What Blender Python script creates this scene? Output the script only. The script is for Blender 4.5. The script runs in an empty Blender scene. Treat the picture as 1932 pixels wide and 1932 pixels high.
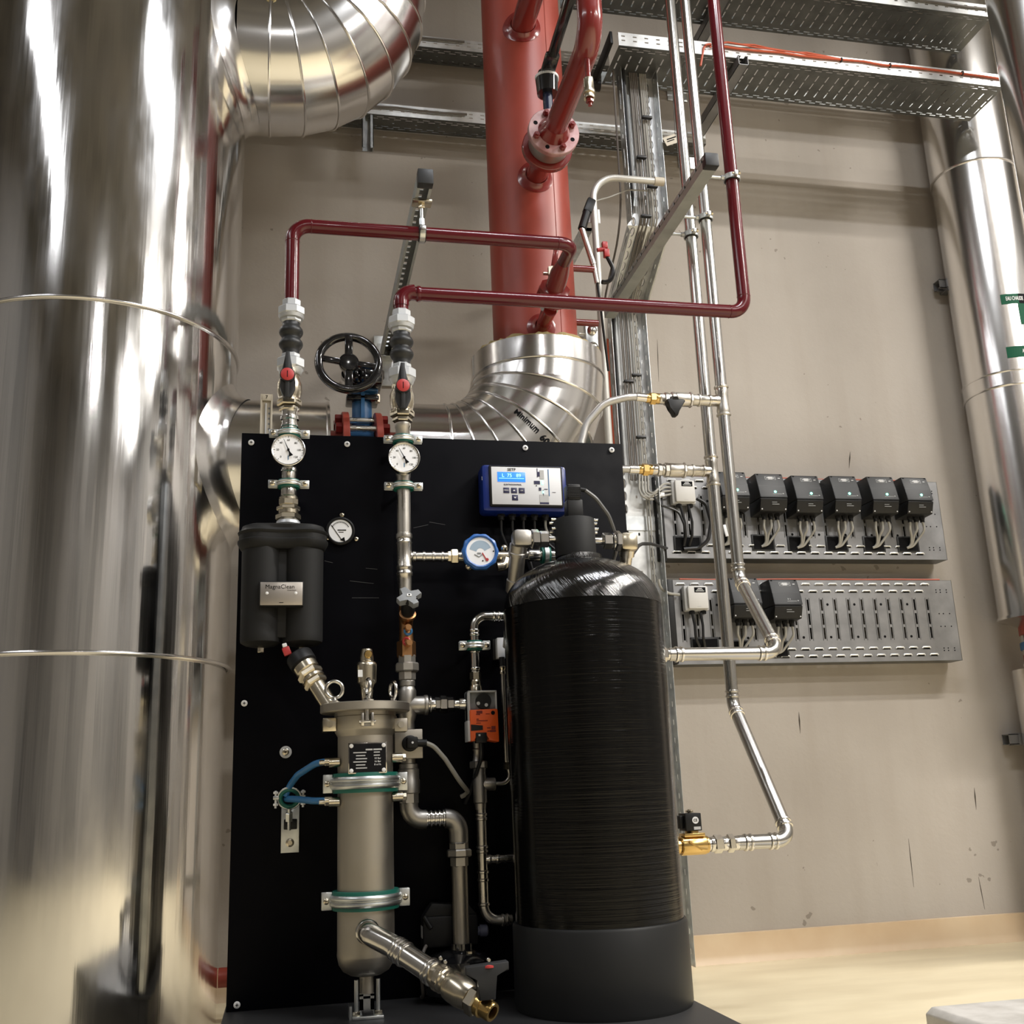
import bpy, bmesh, math, random
from math import sin, cos, pi, radians, hypot, atan2, sqrt
from mathutils import Vector, Matrix, Euler
random.seed(7)
SC = bpy.context.scene
COL = SC.collection
# ---------------------------------------------------------------- camera
FPX, YAW, PITCH, ROLL, EYE = 2002.0, 0.2127, 0.2556, -0.0397, 0.68
CAMROT = Matrix.Rotation(-YAW, 3, 'Z') @ Matrix.Rotation(pi/2+PITCH, 3, 'X') @ Matrix.Rotation(ROLL, 3, 'Z')
cd = bpy.data.cameras.new('camera'); cam = bpy.data.objects.new('camera', cd); COL.objects.link(cam)
cd.sensor_width = 36.0; cd.sensor_fit = 'HORIZONTAL'; cd.lens = FPX/1932*36; cd.clip_start = 0.05; cd.clip_end = 60
cam.location = (0, 0, EYE); cam.rotation_euler = CAMROT.to_euler('XYZ')
SC.camera = cam
# ---------------------------------------------------------------- world, lamps, exposure
w = bpy.data.worlds.new('world'); SC.world = w; w.use_nodes = True
w.node_tree.nodes['Background'].inputs[0].default_value = (0.9, 0.95, 1.0, 1)
w.node_tree.nodes['Background'].inputs[1].default_value = 0.05
vs = SC.view_settings
vs.view_transform = 'Standard'; vs.look = 'None'; vs.gamma = 1; vs.use_curve_mapping = False; vs.exposure = 0.1
LAMPS = [  # x, y, z, length, along, power, colour
    (1.5, 1.3, 4.75, 1.5, 'X', 78, (0.95, 0.97, 1.0)),
    (4.3, 1.7, 4.75, 1.9, 'X', 260, (1.0, 0.96, 0.90)),
    (4.3, -0.9, 4.75, 1.9, 'X', 190, (1.0, 0.96, 0.90)),
    (4.3, -3.4, 4.75, 1.9, 'X', 130, (1.0, 0.97, 0.93)),
    (-2.7, 0.6, 4.75, 3.2, 'Y', 50, (0.96, 0.97, 1.0)),
    (0.4, -3.6, 4.75, 0.9, 'Y', 45, (1.0, 0.97, 0.94)),
]
for i, (x, y, z, L, ax, pw, c) in enumerate(LAMPS):
    ld = bpy.data.lights.new('tube_light', 'AREA'); ld.shape = 'RECTANGLE'
    ld.size = L; ld.size_y = 0.12 if L < 3 else 0.5; ld.energy = pw; ld.color = c
    lo = bpy.data.objects.new('tube_light', ld); COL.objects.link(lo); lo.location = (x, y, z)
    lo.rotation_euler = (0, 0, 0 if ax == 'X' else pi/2)
# ---------------------------------------------------------------- pixel -> place helpers
CP = Vector((0, 0, EYE))
def ray(px, py): return CAMROT @ Vector(((px-966)/FPX, -(py-966)/FPX, -1.0))
def P(px, py, Y):
    d = ray(px, py); return CP + d*(Y/d.y)
def PZ(px, py, Z):
    d = ray(px, py); return CP + d*((Z-EYE)/d.z)
def PXP(px, py, X):
    d = ray(px, py); return CP + d*(X/d.x)
RT = CAMROT.transposed()
def sc(X, Y, Z): return -(RT @ (Vector((X, Y, Z))-CP)).z/FPX
def zr(X, Y, py):
    a = RT @ Vector((X, Y, -EYE)); b = RT @ Vector((0, 0, 1)); k = (py-966)/FPX
    return (k*a.z-a.y)/(b.y-k*b.z)
def xc(Y, Z, px):
    a = RT @ Vector((0, Y, Z-EYE)); b = RT @ Vector((1, 0, 0)); k = -(px-966)/FPX
    return (k*a.z-a.x)/(b.x-k*b.z)
# ---------------------------------------------------------------- mesh builder
def V(*a): return Vector(a)
XA, YA, ZA = V(1, 0, 0), V(0, 1, 0), V(0, 0, 1)
def frame(ax):
    ax = Vector(ax).normalized()
    r = ZA if abs(ax.z) < .9 else XA
    u = r.cross(ax).normalized(); v = ax.cross(u).normalized()
    return u, v, ax
def fil(pts, r, seg=8):
    pts = [Vector(p) for p in pts]; out = [pts[0]]
    for i in range(1, len(pts)-1):
        a, b, c = pts[i-1], pts[i], pts[i+1]
        d0 = (a-b).normalized(); d1 = (c-b).normalized()
        ang = d0.angle(d1)
        if ang > pi-.02: out.append(b); continue
        rr = r[i-1] if isinstance(r, (list, tuple)) else r
        t = min(rr/math.tan(ang/2), (a-b).length*.98, (c-b).length*.98)
        rr = t*math.tan(ang/2)
        bis = (d0+d1).normalized(); cen = b+bis*(rr/sin(ang/2))
        p0 = b+d0*t; p1 = b+d1*t
        v0 = p0-cen; v1 = p1-cen; an = v0.angle(v1)
        for k in range(seg+1):
            s = k/seg
            q = (v0*sin((1-s)*an)+v1*sin(s*an))/sin(an)
            out.append(cen+q)
    out.append(pts[-1]); return out
class MB:
    def __init__(s): s.v = []; s.f = []
    def add(s, vs, fs):
        o = len(s.v); s.v += [Vector(p) for p in vs]; s.f += [tuple(i+o for i in f) for f in fs]; return s
    def rings(s, rings, caps=True, closed=True):
        n = len(rings[0]); vs = [p for r in rings for p in r]; fs = []
        for i in range(len(rings)-1):
            for j in range(n if closed else n-1):
                k = (j+1) % n; fs.append((i*n+j, i*n+k, (i+1)*n+k, (i+1)*n+j))
        if caps: fs += [tuple(range(n))[::-1], tuple(range((len(rings)-1)*n, len(rings)*n))]
        return s.add(vs, fs)
    def lathe(s, o, ax, prof, n=28, caps=True, ph=0.0):
        u, v, a = frame(ax); o = Vector(o)
        R = []
        for t, r in prof:
            R.append([o+a*t+(u*cos(ph+2*pi*k/n)+v*sin(ph+2*pi*k/n))*max(r, 1e-5) for k in range(n)])
        return s.rings(R, caps)
    def cyl(s, p0, p1, r0, r1=None, n=24, caps=True, ph=0.0):
        p0 = Vector(p0); p1 = Vector(p1); L = (p1-p0).length
        return s.lathe(p0, p1-p0, [(0, r0), (L, r0 if r1 is None else r1)], n, caps, ph)
    def hex(s, p0, p1, r, n=6, ch=.12, ph=0.0):
        p0 = Vector(p0); p1 = Vector(p1); L = (p1-p0).length; c = min(ch*r, L*.3)
        return s.lathe(p0, p1-p0, [(0, r-c), (c, r), (L-c, r), (L, r-c)], n, True, ph)
    def tube(s, pts, r, n=14, caps=True):
        pts = [Vector(p) for p in pts]
        t = [(pts[min(i+1, len(pts)-1)]-pts[max(i-1, 0)]).normalized() for i in range(len(pts))]
        u = frame(t[0])[0]; R = []
        for i, p in enumerate(pts):
            u = (u-t[i]*u.dot(t[i])).normalized(); v = t[i].cross(u)
            rr = r[i] if isinstance(r, (list, tuple)) else r
            R.append([p+(u*cos(2*pi*k/n)+v*sin(2*pi*k/n))*rr for k in range(n)])
        return s.rings(R, caps)
    def bead(s, p, ax, r, w=.012, g=1.16):
        ax = Vector(ax).normalized(); p = Vector(p)
        return s.lathe(p-ax*w/2, ax, [(0, r*.98), (w*.2, r*g*.97), (w*.5, r*g), (w*.8, r*g*.97), (w, r*.98)], 24, True)
    def torus(s, c, ax, R, r, n=40, m=12, a0=0, a1=2*pi):
        u, v, a = frame(ax); c = Vector(c); full = abs(a1-a0-2*pi) < 1e-6
        rr = []
        N = n if full else n+1
        for i in range(N):
            th = a0+(a1-a0)*i/n; d = u*cos(th)+v*sin(th)
            rr.append([c+d*(R+r*cos(2*pi*k/m))+a*(r*sin(2*pi*k/m)) for k in range(m)])
        if full: rr.append(rr[0])
        return s.rings(rr, not full)
    def bx(s, c, d, bev=0, rot=None, seg=2):
        bm = bmesh.new(); bmesh.ops.create_cube(bm, size=1)
        for q in bm.verts: q.co = Vector((q.co.x*d[0], q.co.y*d[1], q.co.z*d[2]))
        if bev: bmesh.ops.bevel(bm, geom=bm.edges[:], offset=min(bev, min(d)*.45), segments=seg, affect='EDGES', profile=.5)
        m = rot if rot is not None else Matrix.Identity(3)
        bm.verts.index_update()
        s.add([m @ q.co+Vector(c) for q in bm.verts], [[q.index for q in f.verts] for f in bm.faces]); bm.free(); return s
    def mm(s, a, b, bev=0):
        a = Vector(a); b = Vector(b)
        return s.bx((a+b)/2, [abs(b[i]-a[i]) for i in range(3)], bev)
    def prism(s, poly, o, u, v, d, bev=0):
        """poly of (u,v) extruded by vector d from origin o"""
        o = Vector(o); u = Vector(u); v = Vector(v); d = Vector(d)
        A = [o+u*p[0]+v*p[1] for p in poly]; n = len(A)
        bm = bmesh.new()
        va = [bm.verts.new(p) for p in A]; vb = [bm.verts.new(p+d) for p in A]
        bm.faces.new(va[::-1]); bm.faces.new(vb)
        for i in range(n): bm.faces.new((va[i], va[(i+1) % n], vb[(i+1) % n], vb[i]))
        if bev: bmesh.ops.bevel(bm, geom=bm.edges[:], offset=bev, segments=2, affect='EDGES', profile=.5)
        bm.verts.index_update()
        s.add([q.co.copy() for q in bm.verts], [[q.index for q in f.verts] for f in bm.faces]); bm.free(); return s
    def ball(s, c, r, sx=1, sy=1, sz=1, n=20, m=12):
        c = Vector(c); R = []
        for i in range(m+1):
            th = pi*i/m
            R.append([c+V(sx*r*sin(th)*cos(2*pi*k/n), sy*r*sin(th)*sin(2*pi*k/n), -sz*r*cos(th)) for k in range(n)])
        return s.rings(R, False)
    def bar(s, p0, p1, w, h, up=ZA, bev=0):
        p0 = Vector(p0); p1 = Vector(p1); a = (p1-p0); L = a.length; a.normalize()
        x = Vector(up).cross(a).normalized(); z = a.cross(x).normalized()
        rot = Matrix((x, a, z)).transposed()
        return s.bx((p0+p1)/2, (w, L, h), bev, rot)
WL = {}
def tagp(o, label=None, cat=None, group=None, kind=None):
    if label: o['label'] = label
    if cat: o['category'] = cat
    if group: o['group'] = group
    if kind: o['kind'] = kind
    return o
def thing(name, label, cat, loc, group=None):
    o = bpy.data.objects.new(name, None); COL.objects.link(o); o.empty_display_size = .05
    o.location = loc; WL[o.name] = Vector(loc); return tagp(o, label, cat, group)
def build(mb, name, mat, parent=None, label=None, cat=None, group=None, kind=None, ang=38, solid=0, loc=None):
    me = bpy.data.meshes.new(name)
    if parent is not None: base = WL[parent.name]
    elif loc is not None: base = Vector(loc)
    else:
        xs = [p.x for p in mb.v]; ys = [p.y for p in mb.v]; zs = [p.z for p in mb.v]
        base = V((min(xs)+max(xs))/2, (min(ys)+max(ys))/2, min(zs))
    bm = bmesh.new()
    vs = [bm.verts.new(p-base) for p in mb.v]
    for f in mb.f:
        try: bm.faces.new([vs[i] for i in f])
        except ValueError: pass
    bmesh.ops.remove_doubles(bm, verts=bm.verts[:], dist=2e-6)
    bmesh.ops.recalc_face_normals(bm, faces=bm.faces[:])
    for f in bm.faces: f.smooth = not solid
    bm.to_mesh(me); bm.free()
    if not solid: me.set_sharp_from_angle(angle=radians(ang))
    me.materials.append(mat)
    o = bpy.data.objects.new(name, me); COL.objects.link(o)
    if parent is not None: o.parent = parent; o.location = (0, 0, 0)
    else: o.location = base
    WL[o.name] = base.copy()
    if solid:
        m = o.modifiers.new('thickness', 'SOLIDIFY'); m.thickness = solid; m.offset = -1
    return tagp(o, label, cat, group, kind)
def copy_thing(root, delta, label=None, group=None, rot=None):
    r = root.copy(); COL.objects.link(r); r.location = root.location+Vector(delta); WL[r.name] = WL[root.name]+Vector(delta)
    if label: r['label'] = label
    if group: r['group'] = group
    for ch in list(root.children):
        c = ch.copy(); COL.objects.link(c); c.parent = r; WL[c.name] = WL[ch.name]+Vector(delta)
        for g in list(ch.children):
            d = g.copy(); COL.objects.link(d); d.parent = c; WL[d.name] = WL[g.name]+Vector(delta)
    return r
FRONT = Matrix(((1, 0, 0), (0, 0, -1), (0, 1, 0)))      # lettering that reads from -Y: columns = right, up, normal
def lettering(s, size, c, mat, parent, basis=FRONT, name='lettering', ext=.0004, bend=None, fat=0):
    cu = bpy.data.curves.new('t', 'FONT'); cu.body = s; cu.size = size; cu.align_x = 'CENTER'; cu.align_y = 'CENTER'; cu.extrude = ext; cu.offset = fat
    cu.resolution_u = 3
    ob = bpy.data.objects.new('t', cu); COL.objects.link(ob)
    dg = bpy.context.evaluated_depsgraph_get(); dg.update()
    me = bpy.data.meshes.new_from_object(ob.evaluated_get(dg))
    bpy.data.objects.remove(ob); bpy.data.curves.remove(cu)
    base = WL[parent.name]
    for q in me.vertices: q.co = (bend(q.co) if bend else basis @ q.co+Vector(c))-base
    me.name = name; me.materials.clear(); me.materials.append(mat)
    o = bpy.data.objects.new(name, me); COL.objects.link(o); o.parent = parent; WL[o.name] = base.copy()
    return o
# ---------------------------------------------------------------- materials
def mat(name, col, metal=0.0, rough=0.5, emit=None, es=1.0, coat=0.0, spec=None):
    m = bpy.data.materials.new(name); m.use_nodes = True
    b = m.node_tree.nodes['Principled BSDF']
    b.inputs['Base Color'].default_value = (*col, 1); b.inputs['Metallic'].default_value = metal; b.inputs['Roughness'].default_value = rough
    if coat: b.inputs['Coat Weight'].default_value = coat; b.inputs['Coat Roughness'].default_value = .08
    if spec is not None: b.inputs['Specular IOR Level'].default_value = spec
    if emit: b.inputs['Emission Color'].default_value = (*emit, 1); b.inputs['Emission Strength'].default_value = es
    return m
def N(m, t, **kw):
    n = m.node_tree.nodes.new(t)
    for k, v in kw.items():
        if k in n.inputs.keys() if isinstance(k, str) else False: n.inputs[k].default_value = v
        else: setattr(n, k, v)
    return n
def L(m, a, b): m.node_tree.links.new(a, b)
def bsdf(m): return m.node_tree.nodes['Principled BSDF']
def coords(m, scale=(1, 1, 1)):
    t = N(m, 'ShaderNodeTexCoord'); mp = N(m, 'ShaderNodeMapping'); mp.inputs['Scale'].default_value = scale
    L(m, t.outputs['Object'], mp.inputs['Vector']); return mp.outputs['Vector']
def bump(m, scale, nscale, strength, dist=.01, detail=3):
    v = coords(m, scale); n = N(m, 'ShaderNodeTexNoise'); n.inputs['Scale'].default_value = nscale; n.inputs['Detail'].default_value = detail
    L(m, v, n.inputs['Vector']); b = N(m, 'ShaderNodeBump'); b.inputs['Strength'].default_value = strength; b.inputs['Distance'].default_value = dist
    L(m, n.outputs['Fac'], b.inputs['Height']); L(m, b.outputs['Normal'], bsdf(m).inputs['Normal']); return n
def vary(m, c0, c1, scale, nscale, sock='Base Color', lo=.35, hi=.65, detail=4, src=None):
    v = coords(m, scale); n = N(m, 'ShaderNodeTexNoise'); n.inputs['Scale'].default_value = nscale; n.inputs['Detail'].default_value = detail
    L(m, v, n.inputs['Vector']); r = N(m, 'ShaderNodeValToRGB'); r.color_ramp.elements[0].position = lo; r.color_ramp.elements[1].position = hi
    f = lambda c: (*c, 1) if isinstance(c, tuple) else (c, c, c, 1)
    r.color_ramp.elements[0].color = f(c0); r.color_ramp.elements[1].color = f(c1)
    L(m, n.outputs['Fac'], r.inputs['Fac']); L(m, r.outputs['Color'], bsdf(m).inputs[sock]); return r
alu = mat('aluminium_cladding', (.74, .73, .72), 1, .12); bump(alu, (9, 9, .22), 3.0, .045, .02, 3); vary(alu, .08, .16, (4, 4, 1), 3, 'Roughness')
alu2 = mat('aluminium_pipe_cladding', (.80, .79, .78), 1, .2); bump(alu2, (3, 3, 3), 2.0, .06, .01, 2)
redox = mat('red_oxide_paint', (.27, .042, .026), 0, .42); vary(redox, (.24, .036, .022), (.31, .052, .034), (1, 1, .6), 6); bump(redox, (1, 1, 1), 60, .05, .002)
redsh = mat('glossy_red_oxide', (.17, .016, .014), 0, .22, coat=.5)
dred = mat('dark_red_gloss', (.085, .004, .008), 0, .22, coat=.25, spec=.35)
steel = mat('bright_stainless', (.72, .70, .66), 1, .2); bump(steel, (1, 1, 1), 25, .06, .002)
steelw = mat('worn_stainless', (.62, .59, .54), 1, .3); vary(steelw, .22, .42, (1, 1, .3), 30, 'Roughness')
dull = mat('dull_stainless', (.42, .39, .34), 1, .46); vary(dull, .40, .54, (1, 1, 1), 9, 'Roughness')
cast = mat('cast_stainless', (.42, .40, .37), 1, .42); bump(cast, (1, 1, 1), 120, .12, .002)
zinc = mat('galvanised_steel', (.62, .64, .64), 1, .38); vary(zinc, (.5, .52, .53), (.72, .74, .73), (1, 1, 1), 22)
zincd = mat('shaded_galvanised', (.14, .145, .14), .8, .42); vary(zincd, (.12, .125, .12), (.17, .175, .17), (1, 1, 1), 12)  # tray steel darkened: shade of undersides and backs put into its colour
zincm = mat('matt_galvanised', (.26, .26, .265), .75, .48); vary(zincm, (.22, .22, .225), (.29, .29, .295), (1, 1, 1), 10)
malle = mat('galvanised_casting', (.60, .62, .64), .6, .40); bump(malle, (1, 1, 1), 90, .15, .002)
nick = mat('nickel_brass', (.62, .56, .44), 1, .26)
brass = mat('brass', (.66, .45, .17), 1, .25)
zincb = mat('lit_galvanised', (.70, .71, .71), .45, .36); vary(zincb, (.6, .61, .61), (.78, .79, .79), (1, 1, 1), 22)  # galvanised steel lightened: lamp reflection put into its colour
scuffm = mat('scuff', (.035, .035, .037), 0, .6)
bronze = mat('bronze', (.42, .22, .10), 1, .38)
panelm = mat('black_panel', (.0022, .0022, .0035), 0, .42, spec=.05); vary(panelm, .38, .5, (3, 3, 3), 4, 'Roughness')
blackp = mat('black_plastic', (.009, .009, .0095), 0, .46, spec=.3)
blackm = mat('matt_black_plastic', (.011, .011, .011), 0, .6, spec=.25)
grblk = mat('charcoal_plastic', (.026, .027, .029), 0, .45, spec=.3)
blackg = mat('black_enamel', (.008, .008, .009), 0, .13, coat=.6)
rubber = mat('black_rubber', (.018, .019, .020), 0, .42, spec=.4)
blue = mat('blue_paint', (.022, .11, .26), 0, .4)
dblue = mat('dark_blue_plastic', (.007, .022, .16), 0, .3)
navyp = mat('navy_paint', (.008, .012, .04), 0, .35)
mblue = mat('meter_blue', (.03, .13, .42), 0, .35)
tblue = mat('blue_tube', (.035, .16, .36), 0, .35)
white = mat('white_plastic', (.72, .73, .76), 0, .45)
lgrey = mat('light_grey_plastic', (.48, .48, .48), 0, .5)
mgrey = mat('mid_grey_plastic', (.22, .23, .24), 0, .5)
cream = mat('cream_enamel', (.52, .47, .38), 0, .45)
dial = mat('white_dial', (.86, .87, .90), 0, .4)
ink = mat('print_and_hole_black', (.008, .008, .009), 0, .7, spec=.05)  # black for print, also for the shade inside holes
steelp = mat('stainless_pipe', (.50, .49, .465), 1, .24)
navy = mat('navy_print', (.02, .02, .07), 0, .5)
footm = mat('tank_foot_plastic', (.015, .0155, .016), 0, .45, spec=.3)
wht = mat('white_print', (.75, .75, .75), 0, .5)
redp = mat('red_plastic', (.42, .035, .035), 0, .4)
orange = mat('orange_plastic', (.72, .10, .012), 0, .45)
green = mat('green_rubber', (.006, .115, .085), 0, .5)
sgreen = mat('green_sticker', (.006, .062, .032), 0, .6, spec=.12)
crackm = mat('dark_crack', (.05, .04, .03), 0, .9)
cableg = mat('grey_cable', (.33, .32, .29), 0, .5)
cabled = mat('taupe_cable', (.14, .125, .11), 0, .5)
cableb = mat('black_cable', (.010, .010, .011), 0, .42)
cableo = mat('orange_cable', (.42, .07, .025), 0, .5)
lcd = mat('lcd', (.02, .12, .5), 0, .3, (.03, .22, .95), 1.1)
lcdt = mat('lcd_digits', (.3, .7, .9), 0, .3, (.35, .85, 1.0), 1.4)
led = mat('green_led', (.1, .8, .5), 0, .3, (.15, 1.0, .6), 6)
wool = mat('mineral_wool', (.36, .28, .13), 0, .9); bump(wool, (1, 1, 1), 140, .8, .01)
plate = mat('polished_plate', (.55, .53, .5), 1, .08)
badge = mat('brushed_badge', (.50, .46, .42), .9, .36)
# composite tank shell: wound filament
tankm = mat('filament_wound_shell', (.003, .003, .003), 0, .16, spec=.22); bump(tankm, (.9, .9, 60), 3.2, .4, .003, 4)
domem = mat('filament_wound_dome', (.0035, .0035, .0035), 0, .15, spec=1.0)
def spiral(m):
    t = N(m, 'ShaderNodeTexCoord'); s = N(m, 'ShaderNodeSeparateXYZ'); L(m, t.outputs['Object'], s.inputs[0])
    a = N(m, 'ShaderNodeMath', operation='ARCTAN2'); L(m, s.outputs['Y'], a.inputs[0]); L(m, s.outputs['X'], a.inputs[1])
    k = N(m, 'ShaderNodeMath', operation='MULTIPLY_ADD'); L(m, s.outputs['Z'], k.inputs[0]); k.inputs[1].default_value = 4.0; L(m, a.outputs[0], k.inputs[2])
    c = N(m, 'ShaderNodeCombineXYZ'); q = N(m, 'ShaderNodeMath', operation='MULTIPLY'); L(m, k.outputs[0], q.inputs[0]); q.inputs[1].default_value = 26.0
    L(m, q.outputs[0], c.inputs['X']); z = N(m, 'ShaderNodeMath', operation='MULTIPLY'); L(m, s.outputs['Z'], z.inputs[0]); z.inputs[1].default_value = 5.0; L(m, z.outputs[0], c.inputs['Y'])
    n = N(m, 'ShaderNodeTexNoise'); n.inputs['Scale'].default_value = 1.0; n.inputs['Detail'].default_value = 4; L(m, c.outputs[0], n.inputs['Vector'])
    b = N(m, 'ShaderNodeBump'); b.inputs['Strength'].default_value = .5; b.inputs['Distance'].default_value = .0034
    L(m, n.outputs['Fac'], b.inputs['Height']); L(m, b.outputs['Normal'], bsdf(m).inputs['Normal'])
spiral(domem)
# concrete wall with pores, marks and shutter streaks
strutm = mat('strut_galvanised', (.34, .355, .345), .2, .5); vary(strutm, (.30, .315, .305), (.38, .395, .385), (1, 1, 1), 10)
conc = mat('cast_concrete', (.36, .32, .26), 0, .78)
def concrete(m):
    v = coords(m); nt = m.node_tree
    n1 = N(m, 'ShaderNodeTexNoise'); n1.inputs['Scale'].default_value = 1.1; n1.inputs['Detail'].default_value = 6; L(m, v, n1.inputs['Vector'])
    r1 = N(m, 'ShaderNodeValToRGB'); e = r1.color_ramp.elements; e[0].position = .3; e[1].position = .7; e[0].color = (.335, .298, .258, 1); e[1].color = (.425, .385, .34, 1)
    L(m, n1.outputs['Fac'], r1.inputs['Fac'])
    mp = N(m, 'ShaderNodeMapping'); mp.inputs['Scale'].default_value = (1, 1, .07); L(m, v, mp.inputs['Vector'])
    n2 = N(m, 'ShaderNodeTexNoise'); n2.inputs['Scale'].default_value = 9; n2.inputs['Detail'].default_value = 4; L(m, mp.outputs[0], n2.inputs['Vector'])
    r2 = N(m, 'ShaderNodeValToRGB'); e = r2.color_ramp.elements; e[0].position = .25; e[1].position = .5; e[0].color = (.945, .935, .92, 1); e[1].color = (1, 1, 1, 1)
    L(m, n2.outputs['Fac'], r2.inputs['Fac'])
    vo = N(m, 'ShaderNodeTexVoronoi'); vo.inputs['Scale'].default_value = 15
    dn = N(m, 'ShaderNodeTexNoise'); dn.inputs['Scale'].default_value = 26; L(m, v, dn.inputs['Vector'])
    dm = N(m, 'ShaderNodeVectorMath', operation='SCALE'); dm.inputs['Scale'].default_value = .05; L(m, dn.outputs['Color'], dm.inputs[0])
    da = N(m, 'ShaderNodeVectorMath', operation='ADD'); L(m, v, da.inputs[0]); L(m, dm.outputs[0], da.inputs[1]); L(m, da.outputs[0], vo.inputs['Vector'])
    n3 = N(m, 'ShaderNodeTexNoise'); n3.inputs['Scale'].default_value = 1.7; L(m, v, n3.inputs['Vector'])
    th = N(m, 'ShaderNodeMapRange'); th.inputs['From Min'].default_value = .5; th.inputs['From Max'].default_value = .72; th.inputs['To Min'].default_value = .0; th.inputs['To Max'].default_value = .18; L(m, n3.outputs['Fac'], th.inputs['Value'])
    lt = N(m, 'ShaderNodeMath', operation='LESS_THAN'); L(m, vo.outputs['Distance'], lt.inputs[0]); L(m, th.outputs[0], lt.inputs[1])
    mx = N(m, 'ShaderNodeMix', data_type='RGBA', blend_type='MULTIPLY'); mx.inputs['Factor'].default_value = 1; L(m, r1.outputs[0], mx.inputs['A']); L(m, r2.outputs[0], mx.inputs['B'])
    m2 = N(m, 'ShaderNodeMix', data_type='RGBA'); L(m, mx.outputs['Result'], m2.inputs['A']); m2.inputs['B'].default_value = (.13, .11, .085, 1)
    f = N(m, 'ShaderNodeMath', operation='MULTIPLY'); L(m, lt.outputs[0], f.inputs[0]); f.inputs[1].default_value = .55; L(m, f.outputs[0], m2.inputs['Factor'])
    L(m, m2.outputs['Result'], bsdf(m).inputs['Base Color'])
    b = N(m, 'ShaderNodeBump'); b.inputs['Strength'].default_value = .08; b.inputs['Distance'].default_value = .01; n4 = N(m, 'ShaderNodeTexNoise'); n4.inputs['Scale'].default_value = 55; L(m, v, n4.inputs['Vector']); L(m, n4.outputs['Fac'], b.inputs['Height']); L(m, b.outputs['Normal'], bsdf(m).inputs['Normal'])
concrete(conc)
plain = mat('plain_concrete', (.15, .14, .13), 0, .85); vary(plain, (.13, .125, .12), (.21, .20, .19), (1, 1, .22), 1.6, lo=.42, hi=.58)
resin = mat('floor_resin', (.72, .62, .42), 0, .34); vary(resin, (.66, .57, .39), (.76, .67, .47), (1, 3, 1), 2.5)
skirt = mat('skirting_resin', (.60, .43, .27), 0, .45); vary(skirt, (.60, .44, .28), (.66, .51, .34), (1, 1, 1), 5)
plinthm = mat('plinth_paint', (.55, .53, .50), 0, .6); vary(plinthm, (.45, .43, .40), (.6, .58, .55), (1, 1, 1), 14)
basem = mat('base_plate_paint', (.02, .02, .021), 0, .5)
# ================================================================ SETTING
W, YR, YP, ZB, YM = 4.16, 2.90, 2.98, 0.167, 3.45
XL, XR, YB, ZC = -4.2, 6.2, -5.0, 5.1
def struct(mb, name, m, label=None): return build(mb, name, m, kind='structure', label=label)
struct(MB().mm((XL, YB, -.1), (XR, W, 0)), 'floor', resin)
wb = struct(MB().mm((XL, W, 0), (XR, W+.2, ZC)), 'wall_back', conc)
for a, b, ww in (((1604, 852), (1602, 884), .006), ((1507, 1343), (1510, 1384), .006), ((1838, 1486), (1842, 1528), .006), ((1714, 1582), (1724, 1674), .003), ((1846, 1654), (1858, 1716), .003), ((1240, 640), (1243, 720), .0025)):
    p, q = P(*a, W-.0004), P(*b, W-.0004); n = V(ww/2, 0, 0); mid = p.lerp(q, .4)
    build(MB().prism([(p.x, p.z), (mid.x+n.x, mid.z), (q.x, q.z), (mid.x-n.x, mid.z)], (0, W-.0012, 0), XA, ZA, YA*.0009), 'crack', crackm, wb)
struct(MB().mm((XL-.2, YB, 0), (XL, W+.2, ZC)), 'wall_left', plain)
struct(MB().mm((XR, YB, 0), (XR+.2, W+.2, ZC)), 'wall_right', plain)
struct(MB().mm((XL, YB-.2, 0), (XR, YB, ZC)), 'wall_front', plain)
struct(MB().mm((XL-.2, YB-.2, ZC), (XR+.2, W+.2, ZC+.2)), 'ceiling', plain)
sk = MB(); sk.prism([(0, 0), (-.03, 0), (-.022, .012), (-.014, .03), (-.012, .105), (0, .107)], (XL, W, 0), YA, ZA, XA*(XR-XL))
struct(sk, 'baseboard_back', skirt)
# concrete plinth at the lower right
pl = MB(); c0 = PZ(1757, 1899, .1)
pl.prism([(0, 0), (0, .085), (.02, .1), (1.6, .1), (1.6, 0)], (c0.x-.02, c0.y-1.3, 0), XA, ZA, YA*1.3, .004)
build(pl, 'concrete_plinth', plinthm, label='low pale concrete plinth on the floor in the bottom right corner', cat='plinth')
# lamps' housings at the ceiling (out of frame)
for i, (x, y, z, Ln, ax, pw, c) in enumerate(LAMPS):
    d = (Ln+.06, .2, .07) if ax == 'X' else (.2, Ln+.06, .07)
    build(MB().bx((x, y, z+.06), d, .01), 'tube_lamp_housing', white, label='white tube lamp batten under the ceiling, number %s from the entrance' % 'one two three four five six'.split()[i], cat='lamp', group='tube lamps under the ceiling')
    for s in (-1, 1):
        q = V(x+(s*Ln*.35 if ax == 'X' else 0), y+(s*Ln*.35 if ax == 'Y' else 0), z+.09)
        pass
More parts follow.
